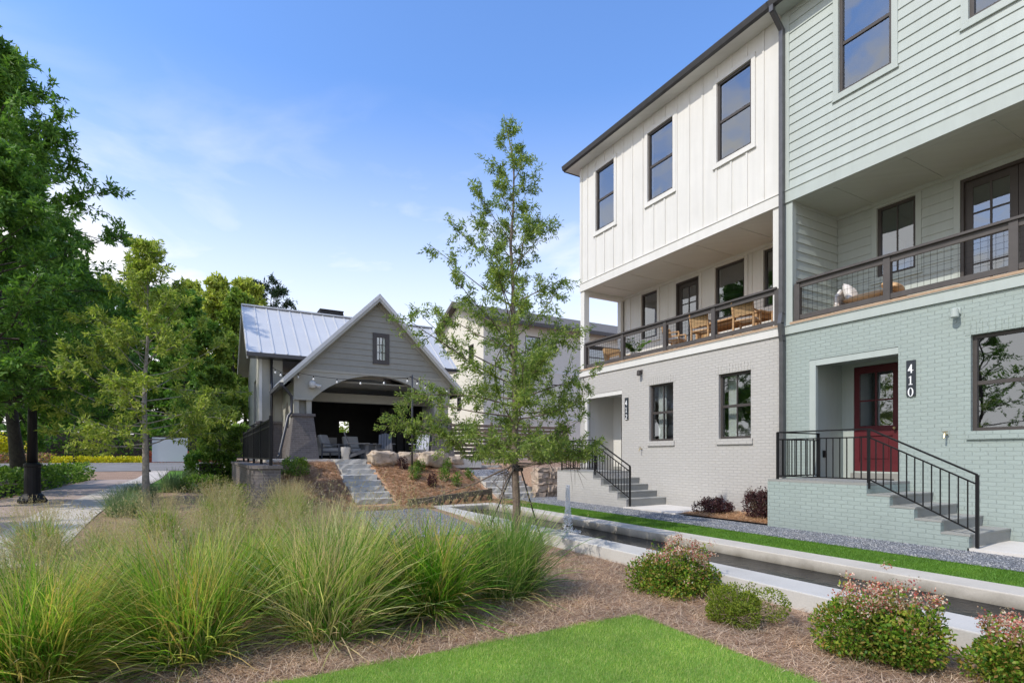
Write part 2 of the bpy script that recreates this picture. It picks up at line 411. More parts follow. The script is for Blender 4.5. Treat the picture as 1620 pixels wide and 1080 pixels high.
# ------------------------------------------------------------------ mesh helpers
class MB:
    def __init__(self):
        self.v, self.f = [], []
    def _add(self, vs, fs):
        o = len(self.v)
        self.v.extend(vs)
        self.f.extend([tuple(i + o for i in f) for f in fs])
        return self
    def box(self, x0, x1, y0, y1, z0, z1):
        if x0 > x1: x0, x1 = x1, x0
        if y0 > y1: y0, y1 = y1, y0
        if z0 > z1: z0, z1 = z1, z0
        v = [(x0, y0, z0), (x1, y0, z0), (x1, y1, z0), (x0, y1, z0), (x0, y0, z1), (x1, y0, z1), (x1, y1, z1), (x0, y1, z1)]
        return self._add(v, [(0, 3, 2, 1), (4, 5, 6, 7), (0, 1, 5, 4), (1, 2, 6, 5), (2, 3, 7, 6), (3, 0, 4, 7)])
    def abox(self, ax, a0, a1, d0, d1, z0, z1):
        """box on a wall: a runs along the wall, d is depth. ax 'x' = wall facing -X (a is y), ax 'y' = facing -Y (a is x)"""
        return self.box(d0, d1, a0, a1, z0, z1) if ax == 'x' else self.box(a0, a1, d0, d1, z0, z1)
    def bar(self, p, q, w, h=None, up=(0, 0, 1)):
        h = h or w
        p, q = Vector(p), Vector(q)
        d = (q - p).normalized()
        u = Vector(up)
        if abs(d.dot(u)) > 0.98: u = Vector((1, 0, 0))
        s = d.cross(u).normalized() * (w / 2)
        t = s.cross(d).normalized() * (h / 2)
        vs = []
        for c in (p, q):
            vs += [tuple(c - s - t), tuple(c + s - t), tuple(c + s + t), tuple(c - s + t)]
        return self._add(vs, [(3, 2, 1, 0), (4, 5, 6, 7), (0, 1, 5, 4), (1, 2, 6, 5), (2, 3, 7, 6), (3, 0, 4, 7)])
    def tube(self, pts, rad, n=8, cap=True):
        pts = [Vector(p) for p in pts]
        if not hasattr(rad, '__len__'): rad = [rad] * len(pts)
        o = len(self.v)
        u = None
        for i, p in enumerate(pts):
            d = (pts[min(i + 1, len(pts) - 1)] - pts[max(i - 1, 0)])
            d = d.normalized() if d.length > 1e-9 else Vector((0, 0, 1))
            if u is None:
                u = d.cross(Vector((0.31, 0.2, 0.93)))
                if u.length < 1e-4: u = d.cross(Vector((1, 0, 0)))
            u = (u - d * u.dot(d))
            u = u.normalized() if u.length > 1e-9 else d.orthogonal().normalized()
            w = d.cross(u)
            for j in range(n):
                a = 2 * math.pi * j / n
                self.v.append(tuple(p + (u * math.cos(a) + w * math.sin(a)) * rad[i]))
        for i in range(len(pts) - 1):
            for j in range(n):
                a, b = o + i * n + j, o + i * n + (j + 1) % n
                self.f.append((a, b, b + n, a + n))
        if cap:
            self.f.append(tuple(o + j for j in reversed(range(n))))
            self.f.append(tuple(o + (len(pts) - 1) * n + j for j in range(n)))
        return self
    def lathe(self, cx, cy, prof, n=16):
        return self.tube([(cx, cy, z) for r, z in prof], [max(r, 1e-4) for r, z in prof], n)
    def prism(self, poly, d0, d1, ax='y'):
        """poly = [(a, z)...] extruded in depth d0..d1 (ax as in abox; 'z': poly = [(x, y)] extruded upwards)"""
        n = len(poly)
        def P(a, b, d):
            return (d, a, b) if ax == 'x' else ((a, d, b) if ax == 'y' else (a, b, d))
        vs = [P(a, b, d0) for a, b in poly] + [P(a, b, d1) for a, b in poly]
        fs = [tuple(range(n - 1, -1, -1)), tuple(range(n, 2 * n))]
        fs += [(i, (i + 1) % n, n + (i + 1) % n, n + i) for i in range(n)]
        return self._add(vs, fs)
    def quad(self, a, b, c, d):
        return self._add([a, b, c, d], [(0, 1, 2, 3)])
    def wall(self, ax, a0, a1, z0, z1, d0, d1, holes=()):
        """wall slab with rectangular holes (a0, a1, z0, z1)"""
        A = sorted({a0, a1, *[min(max(h[i], a0), a1) for h in holes for i in (0, 1)]})
        for u0, u1 in zip(A, A[1:]):
            if u1 - u0 < 1e-6: continue
            mid = (u0 + u1) / 2
            cuts = sorted([(max(h[2], z0), min(h[3], z1)) for h in holes if h[0] < mid < h[1]])
            z = z0
            for c0, c1 in cuts:
                if c0 > z + 1e-6: self.abox(ax, u0, u1, d0, d1, z, c0)
                z = max(z, c1)
            if z1 > z + 1e-6: self.abox(ax, u0, u1, d0, d1, z, z1)
        return self
    def lap(self, ax, plane, a0, a1, z0, z1, holes=(), step=0.187, t=0.017, sign=-1, clip=None):
        """lap siding: rows of wedge boards standing proud of the plane; clip(zmid) -> (a0, a1)"""
        z = z0
        while z < z1 - 1e-6:
            zt = min(z + step, z1)
            zs = sorted({z, zt, *[h[i] for h in holes for i in (2, 3) if z < h[i] < zt]})
            for s0, s1 in zip(zs, zs[1:]):
                zm = (s0 + s1) / 2
                A0, A1 = (a0, a1) if clip is None else clip(zm)
                segs = [(A0, A1)]
                for h in holes:
                    if h[2] < zm < h[3]:
                        new = []
                        for p, q in segs:
                            if h[1] <= p or h[0] >= q: new.append((p, q)); continue
                            if h[0] > p: new.append((p, h[0]))
                            if h[1] < q: new.append((h[1], q))
                        segs = new
                o0 = t * (1 - (s0 - z) / step) + 0.003
                o1 = t * (1 - (s1 - z) / step) + 0.003
                for p, q in segs:
                    if q - p < 0.01: continue
                    def P(a, o, zz): return (plane + sign * o, a, zz) if ax == 'x' else (a, plane + sign * o, zz)
                    def B(a, zz): return (plane + 0.004, a, zz) if ax == 'x' else (a, plane + 0.004, zz)
                    vs = [P(p, o0, s0), P(q, o0, s0), P(q, o1, s1), P(p, o1, s1), B(p, s0), B(q, s0), B(q, s1), B(p, s1)]
                    self._add(vs, [(0, 1, 2, 3), (4, 7, 6, 5), (0, 4, 5, 1), (1, 5, 6, 2), (2, 6, 7, 3), (3, 7, 4, 0)])
            z = zt
        return self
    def build(self, name, mat, parent=None, smooth=False, loc=None):
        o3 = Vector((0, 0, 0))
        p = parent
        while p is not None:
            o3 = o3 + p.location; p = p.parent
        own = Vector(loc) if (loc is not None and parent is None) else Vector((0, 0, 0))
        me = bpy.data.meshes.new(name)
        sh = o3 + own
        me.from_pydata([(x - sh.x, y - sh.y, z - sh.z) for x, y, z in self.v], [], self.f)
        me.materials.append(mat)
        if smooth: me.polygons.foreach_set('use_smooth', [True] * len(me.polygons))
        me.update()
        ob = bpy.data.objects.new(name, me)
        ob.location = own
        COL.objects.link(ob)
        if parent is not None: ob.parent = parent
        return ob

def tag(o, label=None, cat=None, group=None, kind=None):
    if label: o['label'] = label
    if cat: o['category'] = cat
    if group: o['group'] = group
    if kind: o['kind'] = kind
    return o
def thing(name, label, cat, loc=(0, 0, 0), group=None):
    o = bpy.data.objects.new(name, None)
    o.empty_display_size = 0.2
    o.location = loc
    COL.objects.link(o)
    return tag(o, label, cat, group)
def struct(o): return tag(o, kind='structure')
def dup(root, loc, rz=None, scale=None, label=None, group=None):
    def cp(o, par):
        c = o.copy(); COL.objects.link(c)
        if par is not None: c.parent = par
        for ch in [x for x in children[o.name]]: cp(ch, c)
        return c
    children = {}
    def walk(o):
        children[o.name] = list(o.children)
        for ch in o.children: walk(ch)
    walk(root)
    r = cp(root, None)
    r.location = loc
    if rz is not None: r.rotation_euler = (0, 0, rz)
    if scale is not None: r.scale = scale if hasattr(scale, '__len__') else (scale,) * 3
    if label: r['label'] = label
    if group: r['group'] = group
    return r

def np_mesh(name, verts, quads, mat, parent=None, tri=False, smooth=False):
    """verts (N,3), quads (M,4): built straight from arrays"""
    me = bpy.data.meshes.new(name)
    verts = np.asarray(verts, dtype=np.float32).reshape(-1, 3)
    quads = np.asarray(quads, dtype=np.int32)
    k = quads.shape[1]
    me.vertices.add(len(verts)); me.vertices.foreach_set('co', verts.ravel())
    me.loops.add(quads.size); me.loops.foreach_set('vertex_index', quads.ravel())
    me.polygons.add(len(quads))
    me.polygons.foreach_set('loop_start', np.arange(0, quads.size, k, dtype=np.int32))
    if smooth: me.polygons.foreach_set('use_smooth', np.ones(len(quads), dtype=bool))
    me.materials.append(mat)
    me.update(calc_edges=True)
    ob = bpy.data.objects.new(name, me)
    COL.objects.link(ob)
    if parent is not None: ob.parent = parent
    return ob

def unit(a): return a / np.maximum(np.linalg.norm(a, axis=1, keepdims=True), 1e-9)
def leaf_arrays(rng, pos, d, L, W):
    """rhombic leaves along d with a random roll"""
    n = len(pos)
    d = unit(d)
    s = unit(np.cross(d, rng.normal(size=(n, 3))))
    Ls = (L * rng.uniform(0.6, 1.25, n))[:, None]
    Ws = (W * rng.uniform(0.7, 1.2, n))[:, None]
    nn = np.cross(d, s)
    v = np.empty((n, 4, 3))
    v[:, 0] = pos
    v[:, 1] = pos + d * Ls * 0.5 + s * Ws * 0.5 + nn * Ws * 0.12
    v[:, 2] = pos + d * Ls
    v[:, 3] = pos + d * Ls * 0.5 - s * Ws * 0.5 + nn * Ws * 0.12
    return v.reshape(-1, 3), np.arange(4 * n).reshape(n, 4)
def leaves(name, rng, pos, d, L, W, mat, parent=None):
    v, q = leaf_arrays(rng, np.asarray(pos), np.asarray(d), L, W)
    return np_mesh(name, v, q, mat, parent)

# ------------------------------------------------------------------ terrain
def ss(a, b, t):
    t = min(1.0, max(0.0, (t - a) / (b - a)))
    return t * t * (3 - 2 * t)
def ln(a, b, t): return min(1.0, max(0.0, (t - a) / (b - a)))
PLAT = 1.12
def gz(x, y):
    far = 0.44 * ln(31, 48, y) + 0.5 * ln(50, 120, y)
    left = -0.18 + 0.40 * ss(7, 14, y) + far
    bed = -0.18 + 0.18 * ss(8, 12.5, y)
    a = ss(1.0, -1.5, x) if False else 1 - ss(-1.6, 0.6, x)
    z = left * a + bed * (1 - a)
    if y > 12.72:                                   # right of the retaining wall the bank climbs to the pavilion
        up1 = PLAT * ln(13.7, 16.5, y)
        up2 = PLAT * ln(14.5, 17.5, y)
        b = ss(6.9, 7.5, x)
        zr = up1 * (1 - b) + up2 * b
        if x > 9.25: zr = 0.0 if y < 14.5 else (0.85 + 0.27 * ln(14.7, 17, y) if y > 14.7 else 0.85 * (y - 14.5) / 0.2)
        c = ln(1.1, 1.3, x)
        lz = left if x < 1.3 else zr
        z = lz * (1 - c) + zr * c if 1.1 < x < 1.3 else lz
    if 3.36 < x < 4.30 and 13.9 < y < 16.72: z -= 0.3
    if x > 7.02 and y < 12.72: z = 0.0
    if 5.1 < x < 7.0 and y < 13.45: z = -0.62
    return z
def axis_lines(dense0, dense1, step, extra, far):
    s = set(np.round(np.arange(dense0, dense1 + 1e-6, step), 4)) | set(extra) | set(far)
    return sorted(float(v) for v in s)
XL = axis_lines(-5, 12.5, 0.25, [1.1, 1.3, 3.35, 3.38, 4.28, 4.31, 5.05, 5.15, 6.95, 7.03, 9.25, 9.27], [-400, -150, -70, -40, -25, -15, -10, -7, 15, 20, 30, 50, 90, 200, 400])
YL = axis_lines(-3, 20, 0.25, [12.71, 12.73, 13.4, 13.47, 13.89, 13.91, 16.71, 16.73, 14.5, 14.7, 13.7], [-60, -25, -10, -6, 22, 24, 27, 31, 36, 40, 44, 48, 50, 60, 80, 120, 200, 500])
def sheet(name, x0, x1, y0, y1, off, mat, parent=None, edge=None):
    xs = [x0] + [v for v in XL if x0 + 1e-3 < v < x1 - 1e-3] + [x1]
    ys = [y0] + [v for v in YL if y0 + 1e-3 < v < y1 - 1e-3] + [y1]
    v = [(x, y, gz(x, y) + off) for y in ys for x in xs]
    nx = len(xs)
    q = [(j * nx + i, j * nx + i + 1, (j + 1) * nx + i + 1, (j + 1) * nx + i) for j in range(len(ys) - 1) for i in range(nx - 1)]
    return np_mesh(name, v, q, mat, parent)
struct(sheet('ground', -400, 400, -60, 500, 0.0, M['mulch']))
struct(sheet('bank', 1.5, 9.2, 12.75, 16.7, 0.012, M['mulch_red']))
struct(sheet('planting_bed', 9.12, 10.44, 6.45, 8.62, 0.05, M['mulch_red']))
struct(sheet('lawn', -2.0, 3.5, -3.0, 3.85, 0.018, M['lawn']))
struct(sheet('lawn_strip', 7.1, 8.0, -3.0, 14.4, 0.006, M['turf']))
struct(sheet('gravel_strip', 8.0, 10.44, -3.0, 14.45, 0.014, M['gravel']))
struct(sheet('gravel_path', 2.7, 4.75, 9.2, 13.75, 0.014, M['gravel']))
struct(sheet('path', -2.75, -1.75, 9.0, 38, 0.014, M['path']))
struct(sheet('path_border', -4.3, -2.75, 9.0, 30, 0.012, M['paver']))
struct(sheet('verge', -1.7, -0.3, 19, 37.5, 0.02, M['turf']))
struct(sheet('meadow', -60, -6.0, 14, 37.5, 0.02, M['turf']))
struct(sheet('road', -120, 8, 38.0, 47.6, 0.02, M['asphalt']))

# ------------------------------------------------------------------ windows and doors
def window(parent, ax, plane, a0, a1, z0, z1, fmat, rec=0.06, mid=True, mull=0, hor=(), sill=None, trim=None, sill_mat=None, fw=0.055):
    """double-hung window: 'window' is frame and sash, sub-part 'pane' is all its glass"""
    f = MB()
    d0, d1 = plane + rec - 0.03, plane + rec + 0.05
    f.abox(ax, a0, a0 + fw, d0, d1, z0, z1); f.abox(ax, a1 - fw, a1, d0, d1, z0, z1)
    f.abox(ax, a0 + fw, a1 - fw, d0, d1, z0, z0 + fw); f.abox(ax, a0 + fw, a1 - fw, d0, d1, z1 - fw, z1)
    zm = (z0 + z1) / 2
    if mid: f.abox(ax, a0 + fw, a1 - fw, d0 + 0.012, d1 - 0.003, zm - 0.03, zm + 0.03)
    for i in range(mull):
        a = a0 + (a1 - a0) * (i + 1) / (mull + 1)
        f.abox(ax, a - 0.011, a + 0.011, d0 + 0.022, d1 - 0.006, z0 + fw, z1 - fw)
    for h in hor:
        f.abox(ax, a0 + fw, a1 - fw, d0 + 0.026, d1 - 0.009, h - 0.011, h + 0.011)
    w = f.build('window', fmat, parent)
    g = MB(); g.abox(ax, a0 + fw * 0.9, a1 - fw * 0.9, d0 + 0.036, d0 + 0.042, z0 + fw * 0.9, z1 - fw * 0.9)
    g.build('pane', M['glass'], w)
    if sill:
        s = MB(); s.abox(ax, a0 - 0.05, a1 + 0.05, plane - 0.035, plane + rec - 0.032, z0 - 0.13, z0 - 0.003)
        s.build('sill', sill_mat or sill, w)
    if trim:
        t = MB(); tw = 0.10
        t.abox(ax, a0 - tw, a0 - 0.002, plane - 0.028, plane + rec, z0 - tw, z1 + tw)
        t.abox(ax, a1 + 0.002, a1 + tw, plane - 0.028, plane + rec, z0 - tw, z1 + tw)
        t.abox(ax, a0 - 0.002, a1 + 0.002, plane - 0.026, plane + rec, z1 + 0.002, z1 + tw)
        t.abox(ax, a0 - 0.002, a1 + 0.002, plane - 0.026, plane + rec, z0 - tw, z0 - 0.002)
        t.abox(ax, a0 - tw - 0.015, a1 + tw + 0.015, plane - 0.045, plane - 0.002, z0 - tw - 0.03, z0 - tw - 0.002)
        t.build('window_trim', trim, w)
    return w

DIG = {  # numerals as filled outlines in a 1 x 1.6 cell
    '4': [[(.52, 0), (.72, 0), (.72, .42), (.95, .42), (.95, .56), (.72, .56), (.72, 1.6), (.56, 1.6), (.05, .58), (.05, .42), (.52, .42)]],
    '1': [[(.18, 0), (.82, 0), (.82, .10), (.6, .14), (.6, 1.6), (.48, 1.6), (.18, 1.36), (.20, 1.28), (.4, 1.36), (.4, .14), (.18, .10)]],
    '2': [[(.08, 0), (.92, 0), (.92, .2), (.36, .2), (.86, .85), (.9, 1.2), (.75, 1.5), (.5, 1.6), (.25, 1.5), (.1, 1.2), (.28, 1.15), (.36, 1.4), (.55, 1.46), (.7, 1.2), (.62, .88), (.08, .16)]],
}
def numerals(parent, text, X, yc, ztop, w, gap):
    """stacked numerals on a wall facing -X (seen from -X, +y runs to the left)"""
    z = ztop
    for ch in text:
        mb = MB()
        if ch == '0':
            n = 20
            ring = lambda rx, rz: [(yc - rx * math.cos(2 * math.pi * i / n), z - w * 0.8 + rz * math.sin(2 * math.pi * i / n)) for i in range(n)]
            a, b = ring(w * 0.46, w * 0.82), ring(w * 0.24, w * 0.72)
            for i in range(n):
                j = (i + 1) % n
                mb.prism([a[i], a[j], b[j], b[i]], X - 0.004, X, 'x')
        else:
            for poly in DIG[ch]:
                mb.prism([(yc - (px - 0.5) * w, z - w * 1.6 + pz * w) for px, pz in poly], X - 0.004, X, 'x')
        mb.build('numeral', M['digit'], parent)
        z -= w * 1.6 + gap

# ------------------------------------------------------------------ the two townhouses
XF, XB, XP = 10.45, 19.5, 12.1           # front plane, back, porch back wall
Z1, ZC, ZB, ZE = 3.80, 6.52, 6.76, 10.42  # top of brick, porch ceiling, band top, soffit
ZD = 4.03
def townhouse(name, label, y0, y1, wall_m, brick_m, boards, gwins, upwins, entry, porchwins, pdoor, posts, openend):
    t = thing(name, label, 'townhouse', (XF, (y0 + y1) / 2, 0))
    # ground storey
    holes = [(a, b, 1.7, 3.2) for a, b, _ in gwins] + [(entry[0], entry[1], 0.82, 3.2)]
    mb = MB()
    mb.wall('x', y0, y1, -0.3, Z1, XF, XF + 0.22, holes)
    mb.box(XF + 0.22, XB, y1 - 0.2, y1, -0.3, Z1); mb.box(XF + 0.22, XB, y0, y0 + 0.2, -0.3, Z1)
    mb.box(XB - 0.2, XB, y0 + 0.2, y1 - 0.2, -0.3, Z1)
    for a, b, _ in gwins:                          # soldier course over each window stands slightly proud
        n = int((b - a + 0.16) / 0.075)
        for i in range(n):
            s = a - 0.08 + i * (b - a + 0.16) / n
            mb.box(XF - 0.006, XF + 0.02, s + 0.004, s + 0.071, 3.204, 3.40)
    mb.build('ground_floor_wall', brick_m, t)
    # entry recess
    e0, e1 = entry
    r = MB()
    r.box(XF + 0.06, 11.6, e0 - 0.09, e0 - 0.002, 0.86, 3.25); r.box(XF + 0.06, 11.6, e1 + 0.002, e1 + 0.09, 0.86, 3.25)
    r.box(XF + 0.225, 11.75, e0 - 0.09, e1 + 0.09, 3.19, 3.27)
    r.wall('x', e0 - 0.09, e1 + 0.09, 0.86, 3.19, 11.6, 11.7, [(e0 + 0.5, e0 + 1.36, 1.0, 3.12)])
    r.box(XF + 0.001, XF + 0.075, e1 - 0.13, e1 - 0.001, 0.86, 3.19); r.box(XF + 0.001, XF + 0.075, e0 + 0.001, e1 - 0.131, 3.08, 3.19)
    r.build('entry_lining', wall_m, t)
    r = MB(); r.box(XF + 0.004, 11.6, e0 + 0.002, e1 - 0.002, 0.70, 0.845); r.box(11.35, 11.6, e0 + 0.3, e1 - 0.3, 0.845, 0.97)
    r.build('entry_step', M['step'], t)
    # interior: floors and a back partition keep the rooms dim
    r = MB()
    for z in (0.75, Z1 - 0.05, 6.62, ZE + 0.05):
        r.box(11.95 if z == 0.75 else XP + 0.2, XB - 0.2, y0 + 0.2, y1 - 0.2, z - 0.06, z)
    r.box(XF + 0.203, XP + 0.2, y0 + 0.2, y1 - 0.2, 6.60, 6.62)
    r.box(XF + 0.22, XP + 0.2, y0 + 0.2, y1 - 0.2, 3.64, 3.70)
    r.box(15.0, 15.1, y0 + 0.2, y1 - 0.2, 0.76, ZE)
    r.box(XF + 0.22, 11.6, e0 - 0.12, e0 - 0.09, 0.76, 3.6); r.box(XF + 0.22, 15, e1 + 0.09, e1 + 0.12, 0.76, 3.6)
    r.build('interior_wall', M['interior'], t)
    # band and deck
    r = MB(); r.box(XF - 0.035, XF + 0.2, y0, y1, Z1 + 0.002, ZD - 0.05); r.box(XF - 0.05, XF + 0.05, y0, y1, Z1 + 0.17, Z1 + 0.178)
    r.build('deck_band', wall_m, t)
    r = MB()
    nb = 14
    for i in range(nb):
        x = XF - 0.05 + i * (XP + 0.05 - XF + 0.05) / nb
        r.box(x, x + (XP - XF + 0.1) / nb - 0.006, y0 + 0.2 * (i > 1), y1 - (0 if openend else 0.2), ZD - 0.045, ZD)
    r.build('deck', M['deck'], t)
    # porch walls
    ph = [(a, b, 4.98, 6.4) for a, b in porchwins] + [(pdoor[0], pdoor[1], ZD, 6.36)]
    r = MB(); r.wall('x', y0, y1, ZD - 0.1, ZC + 0.1, XP, XP + 0.2, ph)
    side = [(y0, y0 + 0.2)] + ([] if openend else [(y1 - 0.2, y1)])
    for s0, s1 in side: r.box(XF + 0.001, XP, s0, s1, ZD - 0.1, ZC)
    if openend:
        r.box(XP - 0.12, XP, y1 - 0.16, y1 - 0.002, ZD, ZC)
    if boards:
        a = y0 + 0.3
        while a < y1 - 0.1:
            if not any(h[0] - 0.08 < a < h[1] + 0.08 for h in ph): r.box(XP - 0.018, XP + 0.01, a - 0.022, a + 0.022, ZD, ZC)
            else: r.box(XP - 0.018, XP + 0.01, a - 0.022, a + 0.022, 6.5, ZC)
            a += 0.41
    else:
        r.lap('x', XP, y0 + 0.2, y1 - 0.2, ZD, ZC, [(a - 0.1, b + 0.1, c - 0.1, d + 0.1) for a, b, c, d in ph])
        r.lap('y', y1 - 0.2, XF + 0.13, XP - 0.02, ZD, ZC)
        r.box(XF + 0.002, XF + 0.13, y1 - 0.225, y1 - 0.195, ZD, ZC)
    r.build('porch_wall', wall_m, t)
    if openend:
        r = MB(); r.box(XF + 0.002, XF + 0.2, y1 - 0.2, y1 - 0.002, ZD, ZC - 0.0); r.build('porch_column', wall_m, t)
    r = MB(); r.box(XF + 0.203, XP, y0 + 0.001, y1 - 0.001, ZC - 0.0, ZC + 0.06)
    for a in np.arange(y0 + 1.2, y1 - 0.5, 1.22): r.box(XF + 0.21, XP - 0.02, a - 0.02, a + 0.02, ZC - 0.012, ZC + 0.01)
    r.box(XP - 0.06, XP - 0.003, y0 + 0.2, y1 - 0.2, ZC - 0.07, ZC - 0.001)
    r.build('porch_ceiling', wall_m, t)
    # upper storey
    uh = [(a, b, 8.15, 10.0) for a, b in upwins]
    r = MB()
    r.wall('x', y0, y1, ZC, ZE + 0.02, XF, XF + 0.2, uh)
    r.box(XF + 0.2, XB, y1 - 0.2, y1, Z1 if not openend else 6.5, ZE + 0.02) if not openend else r.box(XP, XB, y1 - 0.2, y1, Z1, ZE + 0.02)
    if openend: r.box(XF + 0.2, XP, y1 - 0.2, y1, ZC - 0.12, ZE + 0.02)
    r.box(XF + 0.2, XB, y0, y0 + 0.2, ZC + 0.06, ZE + 0.02); r.box(XB - 0.2, XB, y0 + 0.2, y1 - 0.2, Z1, ZE + 0.02)
    r.box(XF - 0.03, XF - 0.001, y0, y1, ZC - 0.012, ZB - 0.012); r.box(XF - 0.045, XF + 0.002, y0, y1, ZB - 0.012, ZB + 0.008)
    if boards:
        a = y0 + 0.42
        while a < y1 - 0.05:
            h = [q for q in uh if q[0] - 0.1 < a < q[1] + 0.1]
            if h:
                r.box(XF - 0.020, XF - 0.001, a - 0.022, a + 0.022, ZB + 0.008, 8.01); r.box(XF - 0.020, XF - 0.001, a - 0.022, a + 0.022, 10.10, ZE)
            else: r.box(XF - 0.020, XF - 0.001, a - 0.022, a + 0.022, ZB + 0.008, ZE)
            a += 0.41
        r.box(XF - 0.025, XF - 0.001, y1 - 0.1, y1, ZB + 0.008, ZE)
    else:
        r.lap('x', XF, y0, y1 - 0.17, ZB + 0.008, ZE, [(a - 0.1, b + 0.1, c - 0.1, d + 0.1) for a, b, c, d in uh])
        r.box(XF - 0.03, XF - 0.001, y1 - 0.17, y1, ZB + 0.008, ZE)
    r.build('upper_wall', wall_m, t)
    # roof with soffit, fascia and gutter
    ov = 0.34 if openend else 0.0
    r = MB(); r.box(XF - 0.36, XF - 0.001, y0, y1 + ov, ZE, ZE + 0.03)
    if openend: r.box(XF - 0.001, XB + 0.3, y1 + 0.002, y1 + ov, ZE, ZE + 0.03)
    r.build('soffit', wall_m, t)
    r = MB()
    xm, zr = (XF + XB) / 2, ZE + 1.9
    r.prism([(XF - 0.40, ZE + 0.12), (xm, zr + 0.12), (XB + 0.40, ZE + 0.12), (XB + 0.40, ZE + 0.04), (xm, zr), (XF - 0.40, ZE + 0.04)], y0, y1 + ov + 0.03, 'y')
    r.prism([(XF, ZE + 0.031), (xm, zr), (XB, ZE + 0.031)], y1 - 0.15, y1 - 0.002, 'y')
    r.prism([(XF, ZE + 0.031), (xm, zr), (XB, ZE + 0.031)], y0 + 0.002, y0 + 0.15, 'y')
    r.build('roof', M['roof'], t)
    r = MB(); r.prism([(XF - 0.365, ZE - 0.005), (XF - 0.44, ZE + 0.02), (XF - 0.475, ZE + 0.12), (XF - 0.475, ZE + 0.135), (XF - 0.365, ZE + 0.135)], y0, y1 + ov + 0.03, 'y')
    if openend: r.box(XF - 0.365, XB + 0.3, y1 + ov + 0.031, y1 + ov + 0.055, ZE - 0.005, ZE + 0.13)
    r.build('gutter', M['gutter'], t)
    # windows
    for a, b, mull in gwins: window(t, 'x', XF, a, b, 1.7, 3.2, M['taupe'], 0.10, True, mull, (), brick_m)
    for a, b in upwins: window(t, 'x', XF, a, b, 8.15, 10.0, M['taupe'], 0.05, True, 0, (), None, wall_m)
    for a, b in porchwins: window(t, 'x', XP, a, b, 4.98, 6.4, M['taupe'], 0.05, False, 1 if not boards else 0, (), None, wall_m)
    # porch door(s)
    a, b = pdoor
    leafs = [(a + 0.05, (a + b) / 2 - 0.004), ((a + b) / 2 + 0.004, b - 0.05)] if b - a > 1.1 else [(a + 0.05, b - 0.05)]
    for p, q in leafs:
        d = MB(); z0, z1 = ZD + 0.02, 6.30; X = XP + 0.05
        d.abox('x', p, p + 0.11, X, X + 0.05, z0, z1); d.abox('x', q - 0.11, q, X, X + 0.05, z0, z1)
        d.abox('x', p + 0.11, q - 0.11, X, X + 0.05, z1 - 0.12, z1); d.abox('x', p + 0.11, q - 0.11, X, X + 0.05, z0, z0 + 0.25)
        m_ = (p + q) / 2
        d.abox('x', m_ - 0.014, m_ + 0.014, X + 0.006, X + 0.044, z0 + 0.25, z1 - 0.12)
        for h in (0.72, 1.18, 1.64): d.abox('x', p + 0.11, q - 0.11, X + 0.008, X + 0.042, z0 + h, z0 + h + 0.028)
        dd = d.build('porch_door', M['taupe'], t)
        g = MB(); g.abox('x', p + 0.1, q - 0.1, X + 0.022, X + 0.028, z0 + 0.24, z1 - 0.11); g.build('pane', M['glass'], dd)
    r = MB()
    r.abox('x', a, a + 0.048, XP - 0.01, XP + 0.1, ZD, 6.36); r.abox('x', b - 0.048, b, XP - 0.01, XP + 0.1, ZD, 6.36); r.abox('x', a + 0.048, b - 0.048, XP - 0.01, XP + 0.1, 6.305, 6.36)
    r.build('porch_door_frame', M['taupe'], t)
    r = MB()
    for p, q, u, v in ((a - 0.1, a - 0.002, ZD, 6.46), (b + 0.002, b + 0.1, ZD, 6.46), (a - 0.002, b + 0.002, 6.362, 6.46)): r.abox('x', p, q, XP - 0.024, XP + 0.02, u, v)
    r.build('porch_door_trim', wall_m, t)
    # balcony railing
    rl = MB()
    rl.box(XF - 0.045, XF + 0.09, posts[0], posts[-1], 4.80, 4.84)
    rail = rl.build('balcony_railing', M['taupe_rail'], t)
    r = MB()
    r.box(XF + 0.0, XF + 0.04, posts[0], posts[-1], 4.70, 4.797); r.box(XF + 0.0, XF + 0.04, posts[0], posts[-1], ZD + 0.03, ZD + 0.12)
    if openend:
        r.box(XF + 0.1, XP - 0.12, y1 - 0.11, y1 - 0.07, 4.72, 4.84); r.box(XF + 0.1, XP - 0.12, y1 - 0.11, y1 - 0.07, ZD + 0.03, ZD + 0.12)
    r.build('rail', M['taupe_rail'], rail)
    for p in posts:
        r = MB(); r.box(XF - 0.02, XF + 0.075, p - 0.055, p + 0.055, ZD, 4.798); r.build('post', M['taupe_rail'], rail)
    for p, q in zip(posts, posts[1:]):
        r = MB()
        for a in np.arange(p + 0.12, q - 0.06, 0.095): r.bar((XF + 0.02, a, ZD + 0.12), (XF + 0.02, a, 4.70), 0.0036)
        for z in np.arange(ZD + 0.21, 4.68, 0.095): r.bar((XF + 0.0245, p + 0.055, z), (XF + 0.0245, q - 0.055, z), 0.0036)
        fr = MB()
        r.build('wire_mesh', M['black'], rail)
    return t

